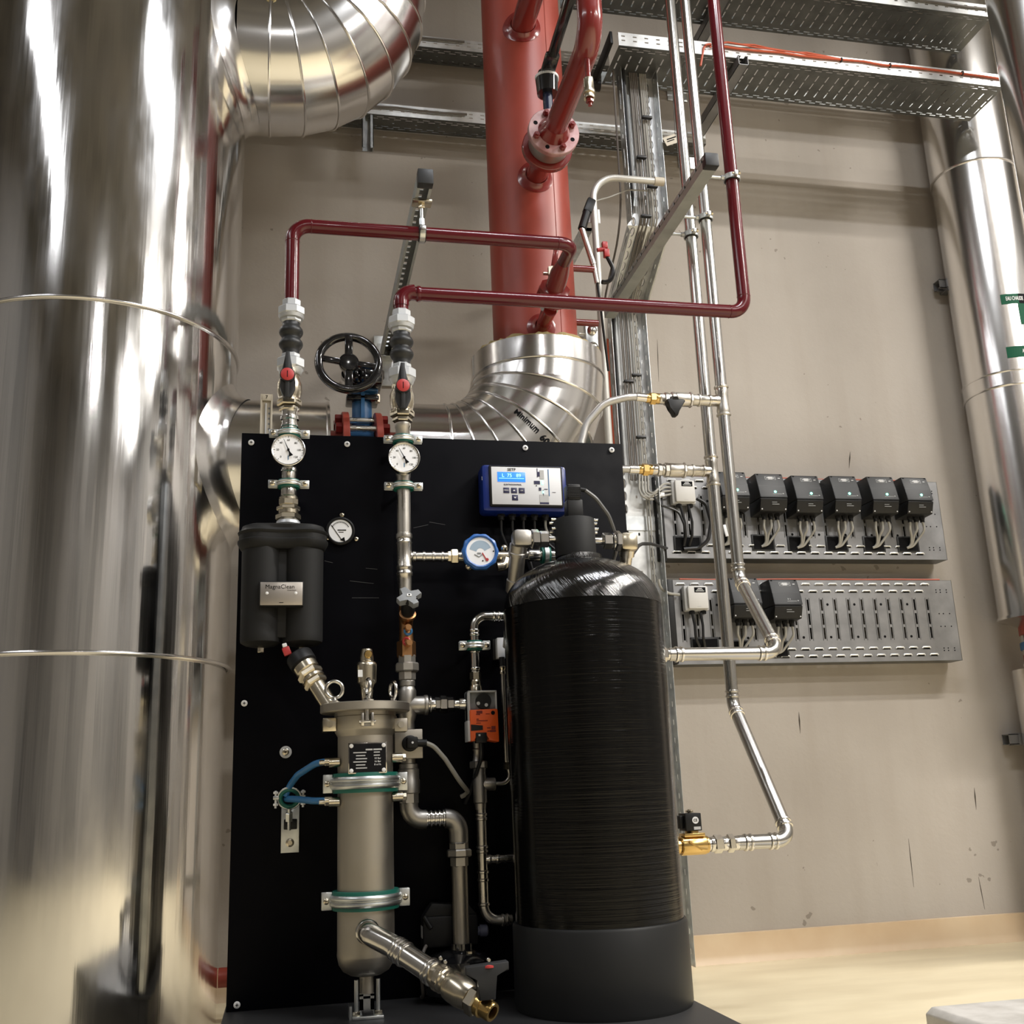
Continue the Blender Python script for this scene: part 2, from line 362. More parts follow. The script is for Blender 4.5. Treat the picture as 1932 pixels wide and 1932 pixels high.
# ================================================================ BIG INSULATED VESSEL
VX, VY, VR = -.627, YM, .442
zs1, zs2 = zr(VX+VR*.99, VY-.1, 662), zr(VX+VR*.99, VY-.1, 1255)
t = thing('insulated_vessel', 'tall aluminium-clad cylindrical vessel filling the left edge', 'vessel', (VX, VY, 0))
for a, b, r in ((0, zs2, VR-.006), (zs2, zs1, VR), (zs1, 4.2, VR+.004), (4.2, ZC-.02, VR)):
    build(MB().lathe((VX, VY, a), ZA, [(0, r), ((b-a)*.5, r), (b-a, r)], 128), 'cladding_section', alu, t)
for z in (zs1, zs2):
    build(MB().torus((VX, VY, z), ZA, VR+.003, .006, 128, 10), 'swaged_seam', alu2, t)
zh = (P(520, 757, 3.40).z+P(425, 1003, 3.40).z)/2; RH = .228
def saddle(zc, r, name):
    """flared collar where a branch pipe leaves the vessel's side"""
    m = MB(); R = []
    for g, off in ((r+.062, -.012), (r+.05, -.003), (r+.03, .005), (r+.013, .018), (r+.005, .034), (r+.003, .05)):
        ring = []
        for k in range(64):
            th = 2*pi*k/64; y = g*cos(th); z = g*sin(th)
            x = sqrt(max((VR+.003)**2-y*y, .0))
            ring.append(V(VX+x+off, YM+y, zc+z))
        R.append(ring)
    return build(m.rings(R, False), name, alu2, t)
saddle(zh, RH, 'branch_collar')
# upper branch
RU, RBU = .252, .32
cu_ = V(-.095, YM, 0); cu_.z = P(540, 212, YM-.08).z+RU+RBU
zu = cu_.z-RBU
saddle(zu, RU, 'branch_collar')
def clad_bend(t, C, Rb, R, a0, a1, n, mat_, y=YM, seam=True):
    """mitred elbow in the XZ plane; angle measured from +X towards +Z about C"""
    for i in range(n):
        rings = []
        for s in (0, .33, .67, 1):
            th0 = a0+(a1-a0)*i/n; th1 = a0+(a1-a0)*(i+1)/n
            ring = []
            for k in range(64):
                f = 2*pi*k/64
                def pt(th): return C+V(cos(th), 0, sin(th))*(Rb+R*cos(f))-YA*(R*sin(f))
                ring.append(pt(th0).lerp(pt(th1), s))
            rings.append(ring)
        build(MB().rings(rings, False), 'cladding_gore', mat_, t)
    for i in range(n+1):
        th = a0+(a1-a0)*i/n
        build(MB().torus(C+V(cos(th), 0, sin(th))*Rb, V(-sin(th), 0, cos(th)), R+.001, .0045, 64, 8), 'swaged_seam', alu2, t)
t2 = thing('insulated_elbow', 'large aluminium-clad segmented elbow rising from the vessel at the top', 'pipe', (cu_.x, YM, zu-RU))
x0 = VX+sqrt(VR**2-.0)-.02
build(MB().cyl((x0, YM, zu), (cu_.x, YM, zu), RU, n=64), 'cladding_section', alu2, t2)
clad_bend(t2, cu_, RBU, RU, -pi/2, 0, 7, alu2)
build(MB().cyl((cu_.x+RBU, YM, cu_.z), (cu_.x+RBU, YM, ZC-.02), RU, n=64), 'cladding_section', alu2, t2)
# small open hole with wool in the elbow's first gore (sensor point)
pw = P(512, 2, YM-RU+.015)
build(MB().torus((pw.x, pw.y, pw.z), YA, .012, .006, 20, 8), 'sensor_hole', wool, t2)
# ---------------- horizontal branch, left of the handwheel valve
xe = xc(3.25, zh, 624)
t3 = thing('insulated_branch_pipe', 'short aluminium-clad horizontal pipe between vessel and handwheel valve', 'pipe', (0, YM, zh-RH))
build(MB().cyl((VX+VR-.02, YM, zh), (xe-.012, YM, zh), RH, n=64), 'cladding_section', alu2, t3)
build(MB().lathe((xe-.014, YM, zh), XA, [(0, RH), (.004, RH+.005), (.012, RH+.005), (.014, RH-.02), (.016, .11)], 64), 'end_cap', alu2, t3)
# ---------------- right elbow to the red main
XM, RM, RE, RBE = .857, .152, .235, .35
ce = V(XM-RBE, YM, zh+RBE); xs = xc(3.25, zh, 768)
zt = 2.165
t4 = thing('insulated_elbow', 'aluminium-clad elbow with a handwritten note under the red main', 'pipe', (XM-.2, YM, zh-RE))
build(MB().cyl((xs, YM, zh), (ce.x, YM, zh), RE, n=64), 'cladding_section', alu2, t4)
build(MB().lathe((xs-.004, YM, zh), XA, [(0, .11), (.002, RE-.02), (.004, RE)], 64, False), 'end_cap', alu2, t4)
clad_bend(t4, ce, RBE, RE, -pi/2, 0, 7, alu2)
build(MB().cyl((XM, YM, ce.z), (XM, YM, zt), RE, n=64, caps=False), 'cladding_section', alu2, t4)
wl = MB(); rr = []
for r, dz in ((RE-.002, -.03), (RE-.004, .004), (RM+.05, .012), (RM+.001, .006)):
    rr.append([V(XM+r*cos(2*pi*k/96), YM+r*sin(2*pi*k/96), zt+dz+random.uniform(-.004, .010)) for k in range(96)])
build(wl.rings(rr, False), 'wool_edge', wool, t4, ang=180)
def hand(phi, th):
    def f(q):
        a = th-(q.x)/RE; p = phi+q.y/(RBE+RE*cos(th))
        return ce+V(cos(p), 0, sin(p))*(RBE+(RE+.0035+q.z)*cos(a))-YA*((RE+.0035+q.z)*sin(a))
    return f
lettering('Minimum', .028, None, ink, t4, name='handwriting', bend=hand(radians(-43), radians(92)), fat=.0005)
lettering('600', .034, None, ink, t4, name='handwriting', bend=hand(radians(-43.5), radians(69)), fat=.0005)
lettering('960', .030, None, ink, t4, name='handwriting', bend=hand(radians(-48.5), radians(67)), fat=.0005)
# ================================================================ RED MAIN
t = thing('red_riser_pipe', 'thick matt red vertical riser standing on the clad elbow', 'pipe', (XM, YM, zt-.05))
build(MB().cyl((XM, YM, zt-.1), (XM, YM, ZC-.02), RM, n=72), 'pipe_wall', redox, t)
sa = radians(24)
build(MB().cyl((XM+RM*sin(sa), YM-RM*cos(sa), zt), (XM+RM*sin(sa), YM-RM*cos(sa), ZC-.03), .0022, n=8), 'weld_seam', redox, t)
pb = P(1011, 333, YM-RM); bx_, bz_ = pb.x, pb.z
pb2 = P(986, 48, YM-RM)
zl = zr(XM, YM-RM, 617); xl_ = xc(YM-RM, zl, 1022)
def weld(x, z, r, name='weld_collar'):
    rings = []
    for g, off in ((r+.024, .0015), (r+.015, .004), (r+.007, .009), (r, .018)):
        rings.append([V(x+g*cos(2*pi*k/32), YM-sqrt(max(RM**2-(x+g*cos(2*pi*k/32)-XM)**2, 1e-4))-off, z+g*sin(2*pi*k/32)) for k in range(32)])
    build(MB().rings(rings, False), name, redsh, t)
weld(bx_, bz_, .040); weld(pb2.x, pb2.z, .046); weld(xl_, zl, .026)
build(MB().cyl((bx_, YM-RM+.02, bz_), (bx_, 3.14, bz_), .038, n=32), 'branch_stub', redsh, t)
build(MB().tube(fil([(pb2.x, YM-RM+.02, pb2.z), (pb2.x, 2.86, pb2.z), (pb2.x, 2.86, pb2.z+.6)], .1), .044, 32), 'branch_stub', redsh, t)
build(MB().cyl((xl_, YM-RM+.02, zl), (xl_, 3.17, zl), .022, n=24), 'branch_stub', redsh, t)
# flanged branch
FR = .088
def flange(y0, y1, m=redox):
    return MB().lathe((bx_, y0, bz_), YA, [(0, FR-.002), (.002, FR), (y1-y0-.002, FR), (y1-y0, FR-.002)], 48)
fl = build(flange(3.115, 3.137), 'back_flange', redsh, t)
pinkm = mat('primer_flange_face', (.36, .20, .20), .1, .42); vary(pinkm, (.30, .13, .13), (.44, .28, .28), (1, 1, 1), 25)
ye = 2.56
tb = thing('flanged_branch_pipe', 'red branch pipe with a bolted round flange, bending up at the top', 'pipe', (bx_, 3.04, bz_-FR))
build(MB().tube(fil([(bx_, 3.03, bz_), (bx_, ye, bz_), (bx_, ye, bz_+1.2)], .085, 14), .0375, 36), 'pipe_wall', redsh, tb)
f1 = build(flange(3.022, 3.042), 'flange', pinkm, tb)
build(MB().lathe((bx_, 2.985, bz_), YA, [(0, .038), (.012, .044), (.03, .052), (.038, .056)], 36), 'weld_neck', redsh, tb)
for k in range(8):
    a = 2*pi*k/8+pi/8
    q = V(bx_+.068*cos(a), 3.022, bz_+.068*sin(a))
    if k % 2 == 0:
        build(MB().hex(q+V(0, .001, 0), q-V(0, .014, 0), .0115).cyl(q-V(0, .013, 0), q-V(0, .02, 0), .0065, n=12), 'flange_bolt', redsh, tb)
    else:
        build(MB().cyl(q+V(0, .004, 0), q-V(0, .0006, 0), .0075, n=16), 'bolt_hole', ink, tb)
# butterfly valve
tv = thing('butterfly_valve', 'wafer butterfly valve with long black lever clamped behind the round flange', 'valve', (bx_, 3.08, bz_-.08))
build(MB().lathe((bx_, 3.045, bz_), YA, [(0, .066), (.004, .07), (.062, .07), (.066, .066)], 40), 'wafer_body', cast, tv)
zn = zr(bx_, 3.08, 178)
build(MB().cyl((bx_, 3.08, bz_+.06), (bx_, 3.08, zn+.01), .017, n=20), 'neck', navyp, tv)
zn2 = zr(bx_, 3.08, 150)
build(MB().cyl((bx_, 3.08, zn), (bx_, 3.08, zn2), .036, .040, n=32), 'neck_plate', blackg, tv)
nt_ = MB()
for k in range(28):
    a = pi+pi*k/27
    nt_.bx((bx_+.0405*cos(a), 3.08+.0405*sin(a), zn2+.002), (.003, .003, .010), 0, Matrix.Rotation(a, 3, 'Z'))
build(nt_, 'notches', wht, tv)
ph = V(bx_-.002, 3.06, zn2+.012)
pe = P(1067, -4, 2.62); pe.x = bx_+.005; 
hb = MB().cyl((bx_, 3.08, zn2), (bx_, 3.08, zn2+.028), .036, .03, n=32)
hb.bar(ph, V(bx_, 2.98, zn2+.03), .05, .022, ZA, .008).bar(V(bx_, 3.0, zn2+.028), V(bx_, 2.66, zn2+.06), .034, .024, ZA, .006)
build(hb, 'lever', blackg, tv)
# small drain on the branch
yd = None
for yy in [2.5+.005*i for i in range(90)]:
    q = RT @ (V(bx_, yy, bz_-.036)-CP); py = 966-FPX*q.y/-q.z
    if py < 116: yd = yy
yd = yd or 2.78
td = thing('drain_cock', 'small red drop pipe with brass drain cock under the branch pipe', 'valve', (bx_, yd, bz_-.15))
za, zb_ = zr(bx_, yd, 152), zr(bx_, yd, 196)
build(MB().cyl((bx_, yd, bz_-.03), (bx_, yd, za), .0085, n=16), 'drop_pipe', redsh, td)
Lb = za-zb_
build(MB().lathe((bx_, yd, za+.004), -ZA, [(0, .015), (Lb*.45, .0155), (Lb*.5, .018), (Lb*.62, .018), (Lb*.64, .014), (Lb*.72, .0165), (Lb*.84, .0165)], 20), 'brass_body', nick, td)
build(MB().hex((bx_, yd, za-Lb*.8), (bx_, yd, za-Lb*.95), .012).cyl((bx_, yd, za-Lb*.95), (bx_, yd, za-Lb*1.08), .006, n=12), 'plug', redsh, td)
# ================================================================ CABLE TRAYS
def perf(mb, o, u, v, Lu, bands, Wv):
    """flat sheet Lu x Wv; bands: (v0, v1, slot, pitch, phase)"""
    o = Vector(o); u = Vector(u); v = Vector(v)
    def q(a, b, c, d): mb.add([o+u*a+v*c, o+u*b+v*c, o+u*b+v*d, o+u*a+v*d], [(0, 1, 2, 3)])
    y = 0
    for v0, v1, sl, pit, phs in bands:
        if v0 > y: q(0, Lu, y, v0)
        x = 0; k = phs
        while k+sl < Lu:
            q(x, k, v0, v1); x = k+sl; k += pit
        q(x, Lu, v0, v1); y = v1
    if y < Wv: q(0, Lu, y, Wv)
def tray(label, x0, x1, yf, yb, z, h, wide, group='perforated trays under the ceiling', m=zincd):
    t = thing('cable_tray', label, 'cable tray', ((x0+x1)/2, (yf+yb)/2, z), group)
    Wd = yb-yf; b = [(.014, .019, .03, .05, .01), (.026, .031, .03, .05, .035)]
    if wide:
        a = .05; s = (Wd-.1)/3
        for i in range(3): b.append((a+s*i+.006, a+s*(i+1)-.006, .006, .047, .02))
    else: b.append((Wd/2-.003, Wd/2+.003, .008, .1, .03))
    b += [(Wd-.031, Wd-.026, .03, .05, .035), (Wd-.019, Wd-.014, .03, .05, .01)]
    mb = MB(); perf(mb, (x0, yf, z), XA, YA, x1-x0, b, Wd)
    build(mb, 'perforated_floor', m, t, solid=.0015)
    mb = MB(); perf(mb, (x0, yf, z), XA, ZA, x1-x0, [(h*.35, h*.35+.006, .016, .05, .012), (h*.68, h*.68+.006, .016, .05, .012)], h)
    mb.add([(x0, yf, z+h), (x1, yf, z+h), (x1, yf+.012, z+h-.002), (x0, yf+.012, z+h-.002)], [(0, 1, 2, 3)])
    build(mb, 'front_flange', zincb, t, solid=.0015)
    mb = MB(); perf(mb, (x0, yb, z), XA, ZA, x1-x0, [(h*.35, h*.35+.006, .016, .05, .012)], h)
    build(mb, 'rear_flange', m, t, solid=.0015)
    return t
TF, TB = 3.52, 3.77
zlo = P(1398, 110, TF).z; zup = P(1878, 33, TF).z
xl0 = P(1166, 60, TF).x
tray('wide perforated tray at upper right, lower of the two', xl0, 3.06, TF, TB, zlo, .062, True)
tray('wide perforated tray at upper right, upper of the two, cut by the frame', xc(TF, zup, 1085), 3.06, TF, TB, zup, .062, True)
zl1, zl2 = P(830, 226, 4.0).z, P(850, 93, 4.0).z
tray('narrow perforated tray along the wall left of the red riser, lower one', -.42, P(1332, 270, 4.0).x, 4.0, 4.11, zl1, .055, False)
tray('narrow perforated tray along the wall left of the red riser, upper one', -.42, xc(4.0, zl2, 1150), 4.0, 4.11, zl2, .055, False)
def cable(pts, r, m, label, group=None, name='cable', fr=.03, cat='cable', parent=None):
    return build(MB().tube(fil(pts, fr, 6), r, 8), name, m, parent, label, cat if parent is None else None, group)
# data cables lying on the front flanges
def wavy(x0, x1, y, z, n, am): return [V(x0+(x1-x0)*i/n, y, z+random.uniform(-am, am)) for i in range(n+1)]
xj = xc(TF, zlo, 1330)
cable([V(xj-.02, TF+.01, zlo-.05), V(xj, TF-.006, zlo+.05)]+wavy(xj+.05, 3.05, TF-.007, zlo+.040, 14, .006), .005, cableo, 'orange data cable tied along the front of the lower wide tray')
for k, dz in enumerate((.018, .010)):
    cable([V(xj+.02*k, TF-.01, zlo+.02+dz)]+[V(xj+.1+.06*i, TF-.012, zlo+.048+dz*(1-i/7)+random.uniform(-.006, .006)) for i in range(7)]+[V(xj+.62, TF-.008, zlo+.044)], .0035, cableo, 'thin orange cable fanning out at the %s of the lower wide tray' % ('kink' if k else 'left end'))
cable(wavy(1.9, 3.05, TF-.007, zup+.036, 10, .005), .005, cabled, 'dark red cable along the front of the upper wide tray')
cable(wavy(-.3, .73, 3.99, zl1+.035, 10, .007), .005, cabled, 'dark red cable tied along the lower narrow tray')
cable(wavy(.2, .73, 3.99, zl2+.035, 6, .004), .005, cabled, 'dark red cable tied along the upper narrow tray')
for x in (xj+.62, xj+.85, xj+1.2, xj+1.5):
    build(MB().torus((x, TF-.006, zlo+.042), XA, .008, .003, 16, 8), 'cable_tie', cableb, label='black cable tie on the front of the lower wide tray', cat='cable tie', group='ties on the lower wide tray')
# support arms of the wide trays
def channel(t, a, b, w, h, th=.003, up=ZA, m=zinc, openside=1, name='channel'):
    """C channel from a to b (open underneath)"""
    a = Vector(a); b = Vector(b); d = (b-a); Lc = d.length; d.normalize()
    s = Vector(up).cross(d).normalized(); n = d.cross(s).normalized()
    mb = MB(); lip = w*.22
    pts = [(-w/2+lip, -h/2*openside), (-w/2, -h/2*openside), (-w/2, h/2*openside), (w/2, h/2*openside), (w/2, -h/2*openside), (w/2-lip, -h/2*openside)]
    for i in range(5):
        p, q = pts[i], pts[i+1]
        c = a+s*((p[0]+q[0])/2)+n*((p[1]+q[1])/2)+d*Lc/2
        L2 = hypot(q[0]-p[0], q[1]-p[1])
        if abs(q[0]-p[0]) > abs(q[1]-p[1]): mb.bx(c, (L2+th, Lc, th), 0, Matrix((s, d, n)).transposed())
        else: mb.bx(c, (th, Lc, L2+th), 0, Matrix((s, d, n)).transposed())
    return build(mb, name, m, t)
for nm, px, py, z in (('lower', 1398, 118, zlo), ('upper', 1372, 8, zup)):
    xx = xc(TF, z, px)
    t = thing('cantilever_bracket', 'dark C-channel arm carrying the %s wide tray, open end facing out' % nm, 'bracket', (xx, W-.02, z-.06), 'cantilevers of the wide trays')
    channel(t, (xx, TF-.02, z-.024), (xx, W-.004, z-.024), .041, .041, m=zincm, openside=-1)
    build(MB().mm((xx-.05, W-.008, z-.12), (xx+.05, W-.001, z+.07), .002), 'wall_plate', zinc, t)
xx = xc(4.0, zl1, 694)
t = thing('tray_bracket', 'short galvanised channel hanging below the narrow wall tray', 'bracket', (xx, 4.05, zl1-.2))
channel(t, (xx, 4.02, zl1+.06), (xx, 4.02, zr(xx, 4.02, 282)), .045, .03, up=YA, m=zinc)
xx2 = xl0-.03
t = thing('tray_bracket', 'black stepped bracket at the left end of the lower wide tray', 'bracket', (xx2, 3.6, zlo-.04))
build(MB().bar((xx2, TF, zlo+.035), (xx2, TB, zlo+.015), .012, .06, ZA, .002), 'arm', blackp, t)
build(MB().cyl((xx2-.06, TB, zlo-.01), (xx2+.02, TB, zlo-.01), .025, n=20), 'pivot', blackp, t)
# ---------------- vertical tray with jog back to the wall
a0, a1 = P(1183, 350, 3.64), P(1250, 350, 3.64)
b0, b1 = P(1161, 650, 3.99), P(1229, 650, 3.99)
tx0, tx1 = (a0.x+b0.x)/2, (a1.x+b1.x)/2
zt0, zt1, zt2 = zlo-.005, zr(tx0, 3.68, 420), zr(tx0, 4.03, 575)
t = thing('cable_ladder_tray', 'vertical galvanised slotted tray dropping from the wide tray to the floor', 'cable tray', ((tx0+tx1)/2, 4.03, .02))
secs = [((3.70, zt0), (3.70, zt1)), ((3.70, zt1), (4.05, zt2)), ((4.05, zt2), (4.05, .02))]
for (ya, za_), (yb2, zb2) in secs:
    o = V(tx0, ya, za_); d = V(0, yb2-ya, zb2-za_); Ln = d.length; d.normalize(); Wd = tx1-tx0; nrm = XA.cross(d)
    if nrm.y > 0: nrm = -nrm
    mb = MB(); perf(mb, o, d, XA, Ln, [(.022, .032, .034, .055, .012), (Wd*.5-.004, Wd*.5+.004, .012, .16, .05), (Wd-.032, Wd-.022, .034, .055, .03)], Wd)
    build(mb, 'slotted_web', zincb, t, solid=.0015)
    mb = MB()
    k = .012
    while k+.034 < Ln:      # rolled rims beside the slots
        for vx, kk in ((.027, k), (Wd-.027, k+.018)):
            if kk+.034 < Ln:
                c = o+d*(kk+.017)+XA*vx+nrm*.001
                pts = [c+d*(.017*cos(q))*1.15+XA*(.0085*sin(q)) for q in [2*pi*j/16 for j in range(17)]]
                mb.tube(pts, .0016, 5, False)
        k += .055
    build(mb, 'slot_rim', zincm, t)
    for xx in (tx0, tx1):
        mb = MB(); perf(mb, V(xx, ya, za_), d, nrm, Ln, [(.022, .027, .02, .07, .02)], .06)
        mb.bar(V(xx, ya, za_)+nrm*.06, V(xx, ya, za_)+nrm*.06+d*Ln, .006, .006)
        build(mb, 'side_flange', zinc, t, solid=.0015)
build(MB().bx(((tx0+tx1)/2, 4.047, zr(tx0, 4.03, 985)), (tx1-tx0+.006, .004, .06)), 'splice_plate', zinc, t)
for zz in (.5, 1.2, 1.7): build(MB().mm(((tx0+tx1)/2-.04, 4.053, zz), ((tx0+tx1)/2+.04, W-.001, zz+.04), .001), 'wall_standoff', zinc, t)
for k in range(9):
    bx0 = tx0+.050+.0078*(k if k < 5 else k+1.0)
    yo = .02 if k % 2 else .028
    ze = zr(tx0, 4.02, 905) if k < 7 else .3
    pts = [V(bx0, 3.70-.02, zt0+.07), V(bx0, 3.70-yo, zt1+.02), V(bx0, 4.05-yo-.004, zt2-.02), V(bx0, 4.05-yo, ze)]
    cable(pts, .0039, cabled if k < 5 else cableg, 'taupe cable strapped in the bundles of the vertical tray', 'cables in the vertical tray', fr=.05)
cable([V(tx0+.016, 3.66, zt0), V(tx0+.016, 3.65, zt1+.04), V(tx0+.012, 4.0, zt2), V(tx0+.014, 4.01, zr(tx0, 4.02, 880))], .009, cableb, 'thick black cable along the left flange of the vertical tray', fr=.3)
cable([V(tx0-.012, 4.02, zr(tx0, 4.02, 640)), V(tx0-.016, 4.02, zr(tx0, 4.02, 720)), V(tx0-.013, 4.02, 1.2)], .0045, cableo, 'orange data cable hanging left of the vertical tray', fr=.3)
for dx, m, lb in ((-.028, cabled, 'dark red cable hanging left of the vertical tray'),):
    cable([V(tx0+dx, 3.66, zt0-.01), V(tx0+dx, 3.68, zt1), V(tx0+dx*1.2, 4.03, zt2-.05), V(tx0+dx, 4.04, 1.2)], .0045, m, lb, fr=.3)
for j, py in enumerate((222, 297, 352, 408, 708, 720, 825, 880, 905, 1095)):
    yy = 3.66 if py < 420 else 4.02; off = .068 if j % 2 else .106
    zz = zr(tx0+off, yy, py)
    build(MB().bx((tx0+off, yy, zz), (.044, .018, .012), .004), 'cable_tie', cableb, label='black strap round the cables in the vertical tray', cat='cable tie', group='straps in the vertical tray')

q0 = P(1266, 264, 3.62); bs_ = Matrix.Rotation(radians(-24), 3, 'Y')
t = thing('label_tag', 'small pale tag hanging below the wide tray beside the vertical tray', 'tag', (q0.x, 3.62, q0.z-.03))
build(MB().bx(q0, (.062, .0015, .040), 0, bs_), 'card', cream, t)
build(MB().bx(q0+V(.002, -.0012, .008), (.045, .0005, .005), 0, bs_).bx(q0+V(-.002, -.0012, -.004), (.035, .0005, .004), 0, bs_), 'print_line', ink, t)
build(MB().cyl(q0+V(.02, 0, .02), V(q0.x+.03, 3.62, zlo-.001), .0012, n=8), 'string', cableb, t)
# ================================================================ SKID BASE + PANEL
xbr = PZ(1312, 1888, ZB).x
pL, pR = P(443, 1300, YP).x, P(1183, 1000, YP).x
pTop = P(812, 827, YP).z
t = thing('skid_base', 'dark grey steel base plate carrying the black panel and the tank', 'base', ((pL+xbr)/2, 2.6, 0))
build(MB().mm((pL-.005, 2.10, ZB-.012), (xbr, YP+.1, ZB), .002), 'deck_plate', basem, t)
for y in (2.12, YP+.05): build(MB().mm((pL, y-.02, 0.0), (xbr-.01, y+.03, ZB-.012), .003), 'frame_beam', basem, t)
for x in (pL+.03, xbr-.04): build(MB().mm((x-.03, 2.15, 0.0), (x+.03, YP+.03, ZB-.012), .003), 'frame_beam', basem, t)
t = thing('back_panel', 'tall black mounting panel with white-headed screws behind the pipework', 'panel', ((pL+pR)/2, YP, ZB))
build(MB().mm((pL, YP, ZB), (pR, YP+.012, pTop), .001), 'board', panelm, t)
for x in (pL+.03, pR-.04): build(MB().mm((x-.02, YP+.012, ZB), (x+.02, YP+.052, pTop-.05), .002), 'frame_post', zinc, t)
def screw(c, r, t, m=None, name='screw'):
    mb = MB().lathe(c, -YA, [(0, r), (.0015, r), (.003, r*.75), (.0036, r*.3)], 20)
    o = build(mb, name, m or nick, t)
    build(MB().bx(Vector(c)-YA*.0036, (r*.9, .001, r*.22)).bx(Vector(c)-YA*.0036, (r*.22, .001, r*.9)), 'recess', ink, o)
    return o
for px, py in ((474, 835), (655, 838), (991, 845), (1154, 849), (461, 1327), (447, 1896)):
    screw(P(px, py, YP-.001), .0085, t, wht)
c = P(539, 1419, YP-.001); build(MB().lathe(c, -YA, [(0, .016), (.002, .016), (.003, .012)], 24), 'washer', lgrey, t); screw(c-YA*.003, .009, t)
# faint scuffs
for a, b in (((1150-640+300, 985), (840, 990)), ((690, 1072), (712, 1074)), ((612, 1058), (628, 1062)), ((660, 1096), (705, 1101)), ((664, 1128), (715, 1128)), ((780, 996), (808, 990))):
    p, q = P(*a, YP), P(*b, YP)
    build(MB().bar(p-YA*.0002, q-YA*.0002, .0003, .0014), 'scuff', scuffm, t)
# ================================================================ RISER COLUMNS
def col(mb, X, Y, rows, n=28, caps=True):
    """lathe about a vertical axis from (pixel row, radius in pixels)"""
    z0 = zr(X, Y, rows[0][0]); pr = []
    for py, r in rows:
        z = zr(X, Y, py); pr.append((z0-z, r*sc(X, Y, z)))
    return mb.lathe((X, Y, z0), -ZA, pr, n, caps, pi/n if n < 9 else 0)
def colhex(mb, X, Y, py0, py1, rpx, n=6, ch=.1):
    z0, z1 = zr(X, Y, py0), zr(X, Y, py1); r = rpx*sc(X, Y, z0)
    return mb.hex((X, Y, z0), (X, Y, z1), r, n, ch, pi/n)
XA1 = P(550, 575, YR).x; XB1 = P(757, 592, YR).x
# dark red pipes
rp = 13.6*sc(XA1, YR, 2.1)
zA = P(820, 443, YR).z; xA2 = P(1082, 470, YR).x
t = thing('dark_red_pipe', 'glossy dark red pipe from the left riser, the upper of the two', 'pipe', (XA1, YR, zr(XA1, YR, 575)))
yv = 3.04
build(MB().tube(fil([(XA1, YR, zr(XA1, YR, 574)), (XA1, YR, zA), (xA2, YR, zA), (xA2, yv, zA)], [.05, .045], 10), rp, 24), 'pipe_wall', dred, t)
for p, ax in ((V(XA1, YR, zA-.055), ZA), (V(XA1+.055, YR, zA), XA), (V(xA2-.05, YR, zA), XA)):
    build(MB().bead(p, ax, rp, .004, 1.045), 'weld_bead', dred, t)
# pipe goes on: 90 degree turn back to the main with union
zU = zr(xl_, 3.17, 570)
t5 = thing('red_union_tap', 'red painted union and ball valve where the upper dark red pipe meets the red main', 'valve', (xA2, 3.08, zA-.06))
pts = fil([(xA2, yv-.006, zA), (xA2, 3.09, zA), (xl_+.035, 3.115, zA-.10), (xl_, 3.17, zl), (xl_, 3.30, zl)], .03, 6)
pA = V(xA2, yv, zA); pB = V(xl_, YM-RM-.03, zl); dd = (pB-pA).normalized(); Lt = (pB-pA).length
um = MB().tube([pA-YA*.02, pA+dd*.03, pA+dd*Lt*.45], [rp*1.02, rp*1.5, rp*1.6], 20)
um.lathe(pA+dd*Lt*.36, dd, [(0, rp*1.8), (.006, rp*2.5), (.02, rp*2.6), (.024, rp*2.2), (.03, rp*2.7), (.055, rp*2.7), (.06, rp*1.8)], 8)
build(um, 'union', redsh, t5)
build(MB().lathe(pA+dd*(Lt*.36+.058), dd, [(0, rp*1.3), (.004, rp*1.8), (.03, rp*1.7), (.034, rp*1.2), (.05, rp*1.1)], 8), 'valve_body', malle, t5)
build(MB().cyl(pA+dd*(Lt*.36+.10), pB+dd*.02, rp*1.1), 'tap_stub', redsh, t5)
vt = pA+dd*Lt*.42
build(MB().cyl(vt, vt+V(-.005, 0, .06), .010, n=14).hex(vt+V(-.005, 0, .05), vt+V(-.005, 0, .085), .014).cyl(vt+V(-.035, 0, .06), vt+V(.0, 0, .06), .006, n=12), 'stem', nick, t5)
build(MB().bar(vt+V(0, -.01, .085), vt+V(.012, -.02, .155), .018, .006, YA, .002), 'valve_lever', redsh, t5)
# pipe B
zB = P(1080, 571, YR).z; xB2 = P(1403, 560, YR).x
t = thing('dark_red_pipe', 'glossy dark red pipe from the right riser, running right and up past the strut', 'pipe', (XB1, YR, zr(XB1, YR, 592)))
build(MB().tube(fil([(XB1, YR, zr(XB1, YR, 592)), (XB1, YR, zB), (xB2, YR, zB), (xB2, YR, ZC-.02)], [.035, .05], 10), rp, 24), 'pipe_wall', dred, t)
build(MB().bead((XB1+.052, YR, zB), XA, rp*1.12, .012, 1.04), 'elbow_socket', dred, t)
build(MB().bead((xB2, YR, zB+.055), ZA, rp, .004, 1.045).bead((xB2-.055, YR, zB), XA, rp, .004, 1.045), 'weld_bead', dred, t)
build(MB().tube([V(XB1, YR, zB-.045), V(XB1, YR, zB-.03)]+[V(XB1+.04-.04*cos(a), YR, zB-.03+.034*sin(a)) for a in [pi/2*i/8 for i in range(9)]], rp*1.12, 24), 'elbow_fitting', dred, t)
